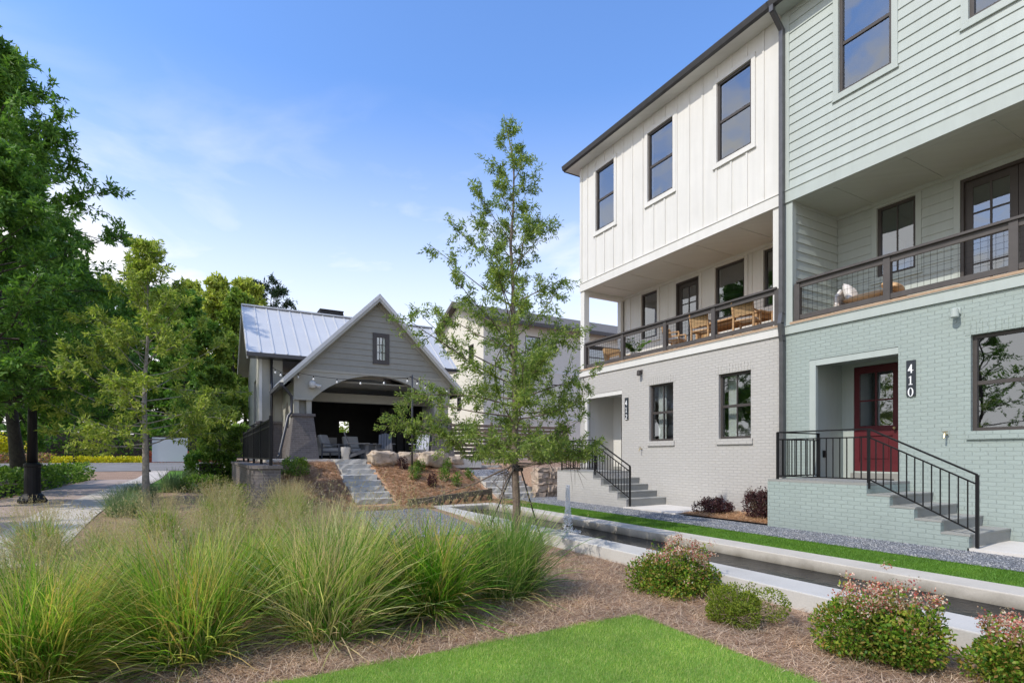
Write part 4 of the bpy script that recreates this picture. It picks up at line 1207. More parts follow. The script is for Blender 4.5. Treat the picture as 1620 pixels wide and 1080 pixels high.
# main block across the back: long metal roof, board walls, brick base
MX0, MX1, MYF, MYB = 1.62, 8.3, 20.3, 24.8
b = MB()
b.box(MX0, PC - PW + 0.0, MYF, MYF + 0.2, 2.48, 4.75); b.box(PC + PW, MX1, MYF, MYF + 0.2, 2.48, 4.75)
b.wall('x', MYF + 0.2, MYB, 2.48, 4.75, MX0, MX0 + 0.2, [(21.2, 22.2, 2.5, 4.0)])
b.box(MX1 - 0.2, MX1, MYF + 0.2, MYB, 2.48, 4.75); b.box(MX0, MX1, MYB, MYB + 0.2, 2.9, 4.75)
b.prism([(MYF, 4.751), (MYB, 4.751), ((MYF + MYB) / 2, 6.6)], MX0, MX0 + 0.2, 'x')
b.build('main_wall', M['pav_trim'], PV)
b = MB()
for x in (MX0 + 0.02, MX0 + 0.37): b.box(x, x + 0.09, MYF - 0.03, MYF - 0.001, 2.5, 4.75)
b.build('corner_board', M['white'], PV)
b = MB(); b.box(MX0 - 0.04, PC - PW + 0.1, MYF - 0.04, MYF + 0.2, SZ, 2.40); b.box(MX0 - 0.04, MX0 + 0.2, MYF + 0.2, MYB, SZ, 2.40)
b.box(MX0 - 0.08, PC - PW + 0.1, MYF - 0.08, MYF + 0.2, 2.402, 2.477)
b.build('main_brick', M['pav_brick'], PV)
b = MB(); b.box(PC + PW, MX1, MYF - 0.04, MYF + 0.2, SZ, 2.4); b.build('main_brick', M['pav_brick'], PV)
RX0, RX1 = 1.22, 8.75
ye, ze, yr, zr = 19.75, 4.62, 22.55, 6.80
b = MB()
b.prism([(ye, ze), (ye, ze + 0.1), (yr, zr + 0.1), (2 * yr - ye, ze + 0.1), (2 * yr - ye, ze), (yr, zr)], RX0, RX1, 'x')
for x in np.arange(RX0 + 0.02, RX1, 0.41):
    b.bar((x, ye, ze + 0.115), (x, yr, zr + 0.115), 0.025, 0.045, (1, 0, 0))
b.bar((RX0, yr, zr + 0.12), (RX1, yr, zr + 0.12), 0.2, 0.05)
b.build('main_roof', M['metal_roof'], PV)
b = MB(); b.box(RX0, RX1, ye - 0.07, ye - 0.001, ze - 0.03, ze + 0.09); b.box(RX0 + 0.02, RX1 - 0.02, ye + 0.001, MYF, ze - 0.03, ze - 0.005); b.build('main_gutter', M['gutter'], PV)
b = MB()                                    # boxed soffit and rake at the left end
b.prism([(ye + 0.002, ze - 0.12), (yr, zr - 0.14), (2 * yr - ye - 0.002, ze - 0.12), (2 * yr - ye - 0.002, ze - 0.002), (yr, zr - 0.002), (ye + 0.002, ze - 0.002)], RX0 + 0.001, RX0 + 0.05, 'x')
b.prism([(ye + 0.02, ze - 0.03), (yr, zr - 0.03), (yr, zr - 0.004), (ye + 0.02, ze - 0.004)], RX0 + 0.05, MX0 - 0.001, 'x')
b.prism([(2 * yr - ye - 0.02, ze - 0.03), (2 * yr - ye - 0.02, ze - 0.004), (yr, zr - 0.004), (yr, zr - 0.03)], RX0 + 0.05, MX0 - 0.001, 'x')
b.build('main_soffit', M['pav_trim'], PV)
b = MB(); b.prism([(3.98, 6.5), (5.12, 6.5), (5.0, 7.2), (4.1, 7.2)], 22.9, 23.6, 'y'); b.box(4.08, 5.02, 22.87, 23.63, 7.203, 7.24); b.build('chimney', M['roof'], PV)
for pts in ([(2.0, 17.32, 3.40), (2.12, 17.42, 3.3), (2.3, 17.5, 3.1), (2.3, 17.52, 2.62), (2.2, 17.42, 2.5), (1.95, 17.42, 1.32), (1.85, 17.35, 1.24)], [(2.02, 20.2, 4.6), (2.02, 20.24, 1.25)]):
    b = MB(); b.tube(pts, 0.045, 8); b.build('downspout', M['gutter'], PV, True)
b = MB(); b.lathe(2.9, PY - 0.09, [(0.02, 3.38), (0.10, 3.40), (0.10, 3.56), (0.03, 3.6)], 12); b.tube([(2.95, PY - 0.1, 3.5), (3.12, PY - 0.2, 3.42)], [0.03, 0.055], 10); b.tube([(2.9, PY, 3.5), (2.9, PY - 0.08, 3.5)], 0.04, 8)
b.build('flood_light', M['white'], PV, True)

# festoon lights and their pole
lpz = thing('light_pole', 'slim dark pole holding the string lights', 'pole', (5.42, 15.6, 1.0))
b = MB(); b.tube([(5.42, 15.6, 0.75), (5.42, 15.6, 3.72)], 0.028, 8); b.build('shaft', M['gutter'], lpz, True)
b = MB(); b.tube([(5.42, 15.6, 3.66), (5.34, 15.56, 3.66)], 0.012, 6); b.build('hook', M['gutter'], lpz)
sl = thing('string_lights', 'string of bulbs slung across the pavilion gable from the dark pole', 'string lights', (5.42, 15.6, 3.6))
def sag(p, q, s, n=24):
    p, q = Vector(p), Vector(q)
    return [tuple(p.lerp(q, i / n) - Vector((0, 0, s * 4 * (i / n) * (1 - i / n)))) for i in range(n + 1)]
runs = [sag((2.5, 17.3, 3.78), (5.42, 15.6, 3.66), 0.14), sag((2.02, 20.0, 4.3), (2.5, 17.3, 3.78), 0.1), sag((5.42, 15.6, 3.66), (7.3, 17.3, 3.62), 0.12)]
for rn in runs:
    b = MB(); b.tube(rn, 0.008, 5); b.build('cable', M['black'], sl)
    L_ = len(rn)
    for i in range(3, L_ - 1, 5):
        x, y, z = rn[i]
        b = MB(); b.lathe(x, y, [(0.004, z), (0.013, z - 0.02), (0.013, z - 0.07)], 8); b.build('socket', M['black'], sl)
        b = MB(); b.lathe(x, y, [(0.012, z - 0.07), (0.028, z - 0.10), (0.028, z - 0.125), (0.008, z - 0.15)], 10); b.build('bulb', M['bulb'], sl, True)

# pavilion seats
def adirondack(label, x, y, rz, mat, group='slatted garden chairs by the pavilion'):
    t = thing('garden_chair', label, 'chair', (0, 0, 0), group)
    s = 0.87
    for i in range(5):
        b = MB(); y0 = -0.24 + i * 0.098
        b.bar((-0.16 * s, (y0 + 0.045) * s, 0.26 * s), (-0.46 * s, (y0 + 0.045) * s, (0.98 - 0.03 * abs(i - 2)) * s), 0.085 * s, 0.02, (1, 0, 0)); b.build('back_slat', mat, t)
    b = MB()
    for i in range(5): b.bar(((0.32 - i * 0.115) * s, -0.25 * s, (0.36 - i * 0.025) * s), ((0.32 - i * 0.115) * s, 0.25 * s, (0.36 - i * 0.025) * s), 0.1 * s, 0.02)
    b.build('seat', mat, t)
    for sy in (-1, 1):
        b = MB(); b.box(-0.35 * s, 0.42 * s, (sy * 0.33 - 0.065) * s, (sy * 0.33 + 0.065) * s, 0.55 * s, 0.575 * s); b.build('armrest', mat, t)
        b = MB(); b.box(0.28 * s, 0.38 * s, (sy * 0.285 - 0.015) * s, (sy * 0.285 + 0.015) * s, 0, 0.55 * s); b.build('leg', mat, t)
        b = MB(); b.bar((0.34 * s, sy * 0.25 * s, 0.32 * s), (-0.52 * s, sy * 0.25 * s, 0.03 * s), 0.03 * s, 0.11 * s); b.build('leg', mat, t)
    t.location = (x, y, SZ); t.rotation_euler = (0, 0, rz)
    return t
adirondack('dark slatted garden chair on the patio edge, turned to the right', 4.15, 17.0, R(-15), M['plastic_grey'])
adirondack('grey slatted garden chair behind the left boulder', 5.1, 17.35, R(-110), M['plastic_grey'])
adirondack('pale grey slatted garden chair half hidden behind the leaves', 6.2, 16.95, R(-120), M['plastic_pale'])
def lounge(label, x, y, rz):
    t = thing('lounge_chair', label, 'lounge chair', (0, 0, 0), 'cushioned lounge chairs in the pavilion')
    b = MB(); b.box(-0.32, 0.32, -0.3, 0.3, 0.2, 0.24)
    for sy in (-1, 1): b.bar((-0.3, sy * 0.31, 0.5), (0.32, sy * 0.31, 0.46), 0.05, 0.03)
    b.build('frame', M['plastic_grey'], t)
    for sx in (-0.29, 0.29):
        for sy in (-0.31, 0.31):
            b = MB(); b.bar((sx, sy, 0), (sx * 0.95, sy, 0.5), 0.035); b.build('leg', M['plastic_grey'], t)
    b = MB(); b.box(-0.3, 0.34, -0.28, 0.28, 0.242, 0.36); o = b.build('seat_cushion', M['cushion_grey'], t)
    bv = o.modifiers.new('soft', 'BEVEL'); bv.width = 0.03; bv.segments = 2
    b = MB(); b.bar((-0.26, 0, 0.37), (-0.42, 0, 0.78), 0.56, 0.12, (1, 0, 0)); o = b.build('back_cushion', M['cushion_grey'], t)
    bv = o.modifiers.new('soft', 'BEVEL'); bv.width = 0.03; bv.segments = 2
    t.location = (x, y, SZ); t.rotation_euler = (0, 0, rz)
lounge('light cushioned lounge chair just inside the pavilion, beside the brick pier', 3.72, 18.3, R(-35))
lounge('light cushioned lounge chair deep in the shade of the pavilion', 4.6, 19.3, R(-80))
sf = thing('sofa', 'grey sofa in the dark of the pavilion', 'sofa', (3.6, 20.3, SZ))
b = MB(); b.box(3.0, 4.3, 20.0, 20.75, SZ + 0.12, SZ + 0.38); b.build('seat', M['cushion_grey'], sf)
b = MB(); b.box(3.0, 4.3, 20.75, 20.95, SZ + 0.12, SZ + 0.78); b.build('backrest', M['cushion_grey'], sf)
for x in (2.9, 4.3):
    b = MB(); b.box(x, x + 0.1, 20.0, 20.95, SZ, SZ + 0.55); b.build('armrest', M['plastic_grey'], sf)
ct = thing('fire_table', 'dark low table between the garden chairs', 'table', (4.75, 17.5, SZ))
b = MB(); b.box(4.45, 5.05, 17.5, 18.1, SZ + 0.46, SZ + 0.5); b.build('tabletop', M['plastic_grey'], ct)
b = MB(); b.box(4.5, 5.0, 17.55, 18.05, SZ, SZ + 0.46); b.build('base', M['plastic_grey'], ct)
b = MB(); b.lathe(3.78, 16.95, [(0.12, SZ), (0.145, SZ + 0.36), (0.15, SZ + 0.37), (0.12, SZ + 0.36)], 18)
tag(b.build('side_stool', M['pot'], None, True, (3.78, 16.95, SZ)), 'pale round drum stool on the patio edge beside the dark chair', 'stool')

# ------------------------------------------------------------------ stone steps, boulders, dry wall
def rough_stone(name, x0, x1, y0, y1, z0, z1, mat, seed, parent=None, amp=0.02, div=3):
    rg = np.random.default_rng(seed)
    nx, ny, nz = max(2, int((x1 - x0) / 0.12)), max(2, int((y1 - y0) / 0.12)), max(2, int((z1 - z0) / 0.08))
    idx, vs, fs = {}, [], []
    def vid(i, j, k):
        if (i, j, k) not in idx:
            idx[(i, j, k)] = len(vs)
            vs.append(np.array([x0 + (x1 - x0) * i / nx, y0 + (y1 - y0) * j / ny, z0 + (z1 - z0) * k / nz]) + rg.normal(size=3) * amp * np.array([1, 1, 0.45]))
        return idx[(i, j, k)]
    for i in range(nx):
        for j in range(ny):
            fs += [(vid(i, j, 0), vid(i, j + 1, 0), vid(i + 1, j + 1, 0), vid(i + 1, j, 0)), (vid(i, j, nz), vid(i + 1, j, nz), vid(i + 1, j + 1, nz), vid(i, j + 1, nz))]
    for i in range(nx):
        for k in range(nz):
            fs += [(vid(i, 0, k), vid(i + 1, 0, k), vid(i + 1, 0, k + 1), vid(i, 0, k + 1)), (vid(i, ny, k), vid(i, ny, k + 1), vid(i + 1, ny, k + 1), vid(i + 1, ny, k))]
    for j in range(ny):
        for k in range(nz):
            fs += [(vid(0, j, k), vid(0, j, k + 1), vid(0, j + 1, k + 1), vid(0, j + 1, k)), (vid(nx, j, k), vid(nx, j + 1, k), vid(nx, j + 1, k + 1), vid(nx, j, k + 1))]
    m_ = MB(); m_.v = [tuple(v) for v in vs]; m_.f = fs
    return m_.build(name, mat, parent)
def stone_stairs(label, x0, x1, ylist, z0, rise, seed):
    t = thing('stone_steps', label, 'steps', ((x0 + x1) / 2, ylist[0], z0))
    rg = random.Random(seed)
    z = z0
    for i, y in enumerate(ylist):
        dx = rg.uniform(-0.05, 0.05)
        rough_stone('step', x0 + dx, x1 + dx + rg.uniform(-0.04, 0.06), y, y + 0.52, z - 0.16, z + rise - 0.006, M['stone'], seed * 50 + i, t, 0.010)
        z += rise
    return t
stone_stairs('pale stone slab steps climbing between mulch beds to the pavilion patio', 3.36, 4.30, [13.85, 14.2, 14.55, 14.9, 15.25, 15.75, 16.1, 16.45], 0.07, 0.142, 3)
stone_stairs('stone slab steps beside the stacked fieldstone wall', 7.75, 9.2, [14.45, 14.85, 15.25, 15.65, 16.5, 16.9, 17.3], 0.0, 0.163, 4)
struct(sheet('upper_walk', 7.75, 9.2, 15.9, 16.6, 0.06, M['gravel']))
dw = thing('dry_stone_wall', 'stacked buff fieldstone retaining wall beside the white townhouse', 'stone wall', (9.8, 14.5, 0))
rg = random.Random(11)
z = 0.0
while z < 0.82:
    h = rg.uniform(0.12, 0.24); x = 8.95 + rg.uniform(-0.1, 0.1) + z * 0.25
    while x < 10.9:
        w_ = rg.uniform(0.18, 0.45)
        rough_stone('stone', x, x + w_ - 0.015, 14.35 + rg.uniform(-0.03, 0.03), 14.75, z, z + h - 0.012, M['fieldstone'], int(x * 1000 + z * 77), dw, 0.016)
        x += w_
    z += h
def boulder(label, x, y, z, sx, sy, sz, seed, rz=0):
    rg = np.random.default_rng(seed)
    n, m_ = 40, 22
    v = []
    ph = rg.uniform(0, 6.28, 10)
    for j in range(m_ + 1):
        for i in range(n):
            a, c = 2 * math.pi * i / n, -math.pi / 2 + math.pi * j / m_
            d_ = np.array([math.cos(c) * math.cos(a), math.cos(c) * math.sin(a), math.sin(c)])
            p_ = np.sign(d_) * np.abs(d_) ** 0.55
            f = 1 + 0.09 * math.sin(3 * d_[0] * 2 + ph[0]) + 0.08 * math.sin(4 * d_[1] * 2 + ph[1] + d_[2] * 3) + 0.06 * math.sin(9 * d_[0] + 5 * d_[2] + ph[2]) + 0.05 * math.sin(17 * d_[0] + 11 * d_[1] + ph[3]) * math.sin(13 * d_[2] + ph[4]) + rg.normal() * 0.035
            v.append((p_ * f * np.array([sx, sy, sz])).tolist())
    q = [(j * n + i, j * n + (i + 1) % n, (j + 1) * n + (i + 1) % n, (j + 1) * n + i) for j in range(m_) for i in range(n)]
    o = np_mesh('boulder', v, q, M['boulder'])
    o.location = (x, y, z); o.rotation_euler = (0, 0, rz)
    return tag(o, label, 'boulder', 'boulders along the top of the mulch bank')
boulder('squarish buff boulder beside the top of the stone steps', 4.72, 16.35, 1.22, 0.43, 0.28, 0.22, 1, 0.1)
boulder('low mossy boulder between two larger boulders', 5.55, 16.5, 1.22, 0.42, 0.26, 0.19, 2, -0.1)
boulder('pale rounded boulder nearest the garden tree', 6.35, 16.2, 1.20, 0.46, 0.3, 0.24, 3, 0.2)
boulder('small pale boulder at the top of the right hand steps', 7.35, 16.9, 1.15, 0.3, 0.22, 0.14, 4, 0.2)

# weathered low timber rail at the foot of the bank
tr_ = thing('timber_rail', 'low weathered timber rail at the foot of the mulch bank', 'rail', (5.8, 13.6, 0))
A, B = Vector((4.55, 13.25, 0.13)), Vector((7.15, 13.88, 0.29))
b = MB(); b.bar(A, B, 0.09, 0.14); b.build('rail', M['timber'], tr_)
for i in range(4):
    p = A.lerp(B, i / 3); b = MB(); b.box(p.x - 0.05, p.x + 0.05, p.y - 0.05, p.y + 0.05, -0.3, p.z + 0.09); b.build('post', M['timber'], tr_)
for i in range(10):
    p, q = A.lerp(B, i / 10), A.lerp(B, (i + 1) / 10)
    b = MB(); b.bar((p.x, p.y, -0.22), (q.x, q.y, q.z - 0.07), 0.035, 0.05); b.build('brace', M['timber'], tr_)

# brick retaining wall and black metal fence
rw = thing('retaining_wall', 'low charcoal brick retaining wall under the black metal fence', 'retaining wall', (1.17, 17, 0))
b = MB()
poly = [(0.90, 22.3), (0.90, 13.05)] + [(1.2 - 0.3 * math.cos(a), 13.05 - 0.3 * math.sin(a)) for a in np.linspace(0.3, 1.57, 5)] + [(1.46, 12.75), (1.46, 22.3)]
b.prism(poly, -0.3, 1.03, 'z'); b.build('wall', M['pav_brick'], rw)
b = MB(); cx = 1.18
b.prism([(cx + (x - cx) * 1.12, y if y > 20 else y - 0.04) for x, y in poly], 1.032, 1.10, 'z'); b.build('coping', M['pav_brick'], rw)
fn = thing('metal_fence', 'black vertical bar metal fence on top of the brick retaining wall', 'fence', (1.24, 17, 1.1))
fx = 1.27
for z, h in ((1.22, 0.035), (1.94, 0.035), (2.08, 0.04)):
    b = MB(); b.box(fx - 0.02, fx + 0.02, 12.85, 22.0, z, z + h); b.build('rail', M['black'], fn)
for y in (12.85, 15.1, 17.4, 19.7, 22.0):
    b = MB(); b.box(fx - 0.032, fx + 0.032, y - 0.032, y + 0.032, 1.10, 2.18); b.build('post', M['black'], fn)
for i in range(88):
    y = 12.95 + i * 0.103
    b = MB(); b.box(fx - 0.012, fx + 0.012, y - 0.012, y + 0.012, 1.22, 2.08); b.build('picket', M['black'], fn)

# ------------------------------------------------------------------ house and fence beyond
bh = thing('house', 'cream three storey house with low gabled roof behind the garden tree', 'house', (19, 28, 1.1))
HX0, HX1, HY0, HY1 = 13.0, 31.0, 26.0, 32.6
wins = [(14.2, 15.1, 6.6, 8.0), (15.6, 16.6, 6.6, 8.0), (19.9, 21.6, 6.5, 7.9), (14.2, 15.2, 4.0, 5.4), (19.8, 21.2, 3.9, 5.2), (17.4, 18.3, 4.0, 5.4), (23.4, 24.6, 6.5, 7.9)]
b = MB(); b.wall('y', HX0, HX1, 0.9, 8.7, HY0, HY0 + 0.2, wins)
sw = [(27.2, 27.9, 6.4, 7.5), (28.9, 29.5, 3.9, 5.0)]
b.wall('x', HY0 + 0.2, HY1, 0.9, 8.7, HX0, HX0 + 0.2, sw)
b.box(HX1 - 0.2, HX1, HY0 + 0.2, HY1, 0.9, 8.7); b.box(HX0, HX1, HY1, HY1 + 0.2, 0.9, 8.7)
b.prism([(HY0, 8.701), (HY1 + 0.2, 8.701), (29.3, 10.1)], HX0, HX0 + 0.2, 'x')
b.box(13.2, 30.8, 28.0, 28.1, 0.9, 8.6)
b.build('wall', M['cream'], bh)
b = MB()
for z in (3.3, 6.0): b.box(HX0 - 0.02, HX1, HY0 - 0.025, HY0 - 0.002, z, z + 0.18)
b.build('band', M['white'], bh)
for a0, a1, z0, z1 in wins: window(bh, 'y', HY0, a0, a1, z0, z1, M['taupe'], 0.05, True, 0)
for a0, a1, z0, z1 in sw: window(bh, 'x', HX0, a0, a1, z0, z1, M['taupe'], 0.05, True, 0)
M['far_roof'] = plain('weathered grey shingle', (0.13, 0.12, 0.11), 0.9, var=0.25, scale=8)
b = MB(); b.prism([(25.5, 8.52), (29.3, 10.12), (33.2, 8.52), (33.2, 8.68), (29.3, 10.30), (25.5, 8.68)], HX0 - 0.4, HX1 + 0.4, 'x'); b.build('roof', M['far_roof'], bh)
b = MB(); b.prism([(25.5, 8.40), (29.3, 10.0), (33.2, 8.40), (33.2, 8.51), (29.3, 10.11), (25.5, 8.51)], HX0 - 0.42, HX0 - 0.36, 'x'); b.box(HX0 - 0.4, HX1 + 0.4, 25.42, 25.498, 8.44, 8.6); b.build('fascia', M['taupe_rail'], bh)
wf = thing('slat_fence', 'brown horizontal slat fence behind the garden tree', 'fence', (11, 19.6, 1.1))
b = MB()
for i in range(9): b.box(8.4, 14.0, 19.6, 19.625, 1.2 + i * 0.155, 1.2 + i * 0.155 + 0.115)
b.build('slat_panel', M['fence_wood'], wf)
for x in (8.4, 10.2, 12.0, 13.9):
    b = MB(); b.box(x - 0.04, x + 0.04, 19.627, 19.7, 1.1, 2.65); b.build('post', M['fence_wood'], wf)

# ------------------------------------------------------------------ lamp posts, sign
def street_lamp(label, x, y, z, h=4.2, s=1.0):
    t = thing('street_lamp', label, 'street lamp', (x, y, z), 'black street lamps')
    b = MB(); b.lathe(x, y, [(0.27 * s, z), (0.27 * s, z + 0.05), (0.24 * s, z + 0.09), (0.19 * s, z + 0.17), (0.155 * s, z + 0.2), (0.15 * s, z + 0.8 * s), (0.165 * s, z + 0.82 * s), (0.165 * s, z + 0.87 * s), (0.12 * s, z + 0.9 * s)], 18); b.build('base', M['black'], t, False)
    b = MB(); b.lathe(x, y, [(0.10 * s, z + 0.88 * s), (0.07 * s, z + h)], 14); b.build('pole', M['black'], t, True)
    b = MB(); b.lathe(x, y, [(0.09, z + h), (0.2, z + h + 0.1), (0.24, z + h + 0.5), (0.28, z + h + 0.52), (0.1, z + h + 0.75), (0.02, z + h + 0.9)], 12); b.build('lantern', M['black'], t, True)
street_lamp('thick black lamp post on the paved path border near the hedge', -3.42, 16.3, 0.25, 3.1)
street_lamp('slim dark lamp post across the road in front of the yellow shrub', -7.9, 48.5, 0.66, 3.0, 0.7)
sg = thing('sign_board', 'blank pale grey sign panel between two dark posts', 'sign', (0.0, 37, 0.4))
b = MB(); b.box(-2.55, -0.82, 36.98, 37.05, 0.95, 2.35); b.build('panel', M['sign'], sg)
for x in (-2.75, -0.66):
    b = MB(); b.lathe(x, 37, [(0.17, 0.32), (0.15, 0.46), (0.075, 0.55), (0.065, 2.6), (0.08, 2.62), (0.02, 2.72)], 10); b.build('post', M['black'], sg)

# ------------------------------------------------------------------ plants
def tree_skeleton(rng, height, r0, cb, prof, n_limb, n_twig, lpt, twig_len, up=(10, 55), lean=(0, 0), wig=0.05, nodes=8, limb_r=0.35, spread=0.9, droop=0.2, zmin=None, tpow=1.0, thin=0.0, bias=(0, 0)):
    """trunk + limbs as tubes, leaf positions and directions"""
    mb = MB(); P, D = [], []
    tp = [Vector((0, 0, -0.15))]
    for i in range(1, nodes + 1):
        f = i / nodes
        tp.append(Vector((lean[0] * f + rng.normal() * wig * f, lean[1] * f + rng.normal() * wig * f, height * f)))
    rad = [r0 * (1 - 0.93 * (i / nodes) ** 0.85) for i in range(nodes + 1)]
    rad[0] = r0 * 1.25
    mb.tube(tp, rad, 10)
    def trunk_at(h):
        f = min(max(h / height, 0), 0.999) * nodes
        i = int(f)
        return tp[i].lerp(tp[i + 1], f - i), rad[i] + (rad[i + 1] - rad[i]) * (f - i)
    az = rng.uniform(0, 6.28)
    for k in range(n_limb):
        t = ((k + rng.uniform(0, 1)) / n_limb) ** tpow
        h = cb + (height * 0.985 - cb) * t
        p0, rr = trunk_at(h)
        az += 2.4 + rng.normal() * 0.35
        L = max(0.12, prof(t) * rng.uniform(0.72, 1.15))
        e = R(up[0] + (up[1] - up[0]) * t + rng.normal() * 9)
        d = Vector((math.cos(az) * math.cos(e), math.sin(az) * math.cos(e), math.sin(e)))
        L *= 1 + d.x * bias[0] + d.y * bias[1]
        pts = [p0]
        nseg = 5
        cur = d.copy()
        for s in range(nseg):
            cur = (cur + Vector((rng.normal() * 0.13, rng.normal() * 0.13, rng.normal() * 0.08 + 0.05 * (1 - droop * 4 * (s / nseg))))).normalized()
            pts.append(pts[-1] + cur * (L / nseg))
        br = max(0.006, min(rr * 0.6, limb_r * r0 * (1 - 0.7 * t)))
        mb.tube(pts, [br * (1 - 0.8 * s / nseg) for s in range(nseg + 1)], 5, False)
        for j in range(max(3, int(n_twig * (1 - thin * t)))):
            s = rng.uniform(0.22, 1.0) ** 0.8
            f = s * nseg; i = min(int(f), nseg - 1)
            q0 = pts[i].lerp(pts[i + 1], f - i)
            ax = (pts[i + 1] - pts[i]).normalized()
            rv = Vector(rng.normal(size=3)).normalized()
            td = (ax * 0.55 + rv * spread + Vector((0, 0, 0.08))).normalized()
            tl = twig_len * rng.uniform(0.45, 1.2) * (1 - 0.3 * s) * (0.6 + 0.4 * (1 - t))
            q1 = q0 + td * tl
            mb.tube([q0, q0.lerp(q1, 0.5) + Vector((0, 0, 0.02 * tl)), q1], [br * 0.28, br * 0.2, br * 0.08], 3, False)
            nl = max(3, int(lpt * rng.uniform(0.6, 1.3)))
            u = rng.uniform(0.12, 1.05, nl)[:, None]
            base = np.array(q0)[None] * (1 - u) + np.array(q1)[None] * u
            P.append(base + rng.normal(size=(nl, 3)) * 0.05 * twig_len)
            D.append(np.array(td)[None] * 0.55 + rng.normal(size=(nl, 3)) * 0.75 + np.array([0, 0, -droop])[None])
    P, D = np.concatenate(P), np.concatenate(D)
    if zmin is not None:
        kk = P[:, 2] > zmin
        P, D = P[kk], D[kk]
    return mb, P, D
def make_tree(name, label, loc, seed, lm, bm, L, W, group=None, **kw):
    rng = np.random.default_rng(seed)
    t = thing(name, label, 'tree', (0, 0, 0), group)
    mb, P, D = tree_skeleton(rng, **kw)
    mb.build('trunk', bm, t, True)
    leaves('crown', rng, P, D, L, W, lm, t)
    t.location = loc
    return t
# the slender garden tree in the middle
def prof_mid(t):
    return float(np.interp(t, [0, .06, .16, .3, .42, .55, .7, .85, 1], [1.35, 1.9, 1.9, 1.7, 1.5, 1.2, 0.72, 0.42, 0.15]))
gt = make_tree('garden_tree', 'slender young oak with airy crown standing beside the water channel', (4.52, 7.78, -0.18), 21, M['leaf_young'], M['bark'], 0.078, 0.019,
               height=7.05, r0=0.076, cb=1.3, prof=prof_mid, n_limb=76, n_twig=20, lpt=60, twig_len=0.5, up=(-6, 64), tpow=1.7, thin=0.88, lean=(-0.12, 0.05), wig=0.05, nodes=10, limb_r=0.24, spread=0.85, droop=0.22, zmin=1.42, bias=(-0.14, 0.08))
b = MB()
for s_ in ((-0.62, 0.1), (0.35, -0.25), (0.1, 0.4)):
    b.tube([(4.52 + s_[0], 7.78 + s_[1], gz(4.5, 8)), (4.52 + s_[0] * 0.1, 7.78 + s_[1] * 0.1, 1.12)], 0.012, 6)
b.tube([(4.52, 7.78, 1.06), (4.52, 7.78, 1.16)], 0.095, 12)
b.build('guy_strap', M['strap'], gt)
def prof_sap(t):
    return float(np.interp(t, [0, .12, .35, .6, .8, 1], [1.5, 2.2, 1.95, 1.35, 0.75, 0.15]))
make_tree('sapling', 'pale green young oak by the curving path', (-1.1, 14.4, 0.15), 8, M['leaf_pale'], M['bark_pale'], 0.11, 0.034, 'young oaks near the path',
          height=5.9, r0=0.08, cb=1.3, prof=lambda t: float(np.interp(t, [0, .12, .35, .55, .75, 1], [1.7, 2.3, 1.95, 1.3, 0.65, 0.12])), n_limb=64, n_twig=13, lpt=36, twig_len=0.5, up=(-6, 60), wig=0.04, limb_r=0.2, droop=0.2, zmin=1.2, tpow=1.1, thin=0.45)
make_tree('sapling', 'small round headed young tree in front of the clipped hedge', (0.55, 25.0, 0.22), 9, M['leaf_mid'], M['bark_pale'], 0.16, 0.06, 'young oaks near the path',
          height=4.4, r0=0.06, cb=1.1, prof=lambda t: float(np.interp(t, [0, .3, .7, 1], [0.9, 1.35, 1.1, 0.3])), n_limb=44, n_twig=12, lpt=36, twig_len=0.5, up=(10, 55), droop=0.15)
def prof_oak(t):
    return float(np.interp(t, [0, .12, .35, .65, .85, 1], [3.2, 4.2, 3.9, 2.6, 1.5, 0.3]))
make_tree('oak_tree', 'tall conical oak cut off by the picture edge', (-4.9, 22.2, 0.2), 31, M['leaf_oak'], M['bark_dark'], 0.19, 0.06, 'oaks beside the path',
          height=14.6, r0=0.19, cb=2.6, prof=lambda t: prof_oak(t) * 1.0, n_limb=130, n_twig=18, lpt=46, twig_len=0.95, up=(-8, 56), wig=0.1, limb_r=0.25, droop=0.25, tpow=1.15, lean=(-1.5, 0))
make_tree('oak_tree', 'smaller spreading oak whose low leaves hide the thick lamp post top', (-3.95, 15.5, 0.22), 32, M['leaf_oak'], M['bark_dark'], 0.14, 0.045, 'oaks beside the path',
          height=7.6, r0=0.12, cb=2.1, prof=lambda t: prof_oak(t) * 0.55, n_limb=80, n_twig=16, lpt=44, twig_len=0.65, up=(-12, 55), wig=0.06, limb_r=0.25, droop=0.3, zmin=1.85, tpow=1.2)
make_tree('oak_tree', 'oak left of the path whose crown shades the pavement', (-9.6, 11.0, 0.1), 33, M['leaf_oak'], M['bark_dark'], 0.16, 0.05, None,
          height=8.0, r0=0.14, cb=1.9, prof=lambda t: prof_oak(t) * 0.6, n_limb=44, n_twig=10, lpt=26, twig_len=0.7, up=(0, 55), limb_r=0.25, droop=0.2)
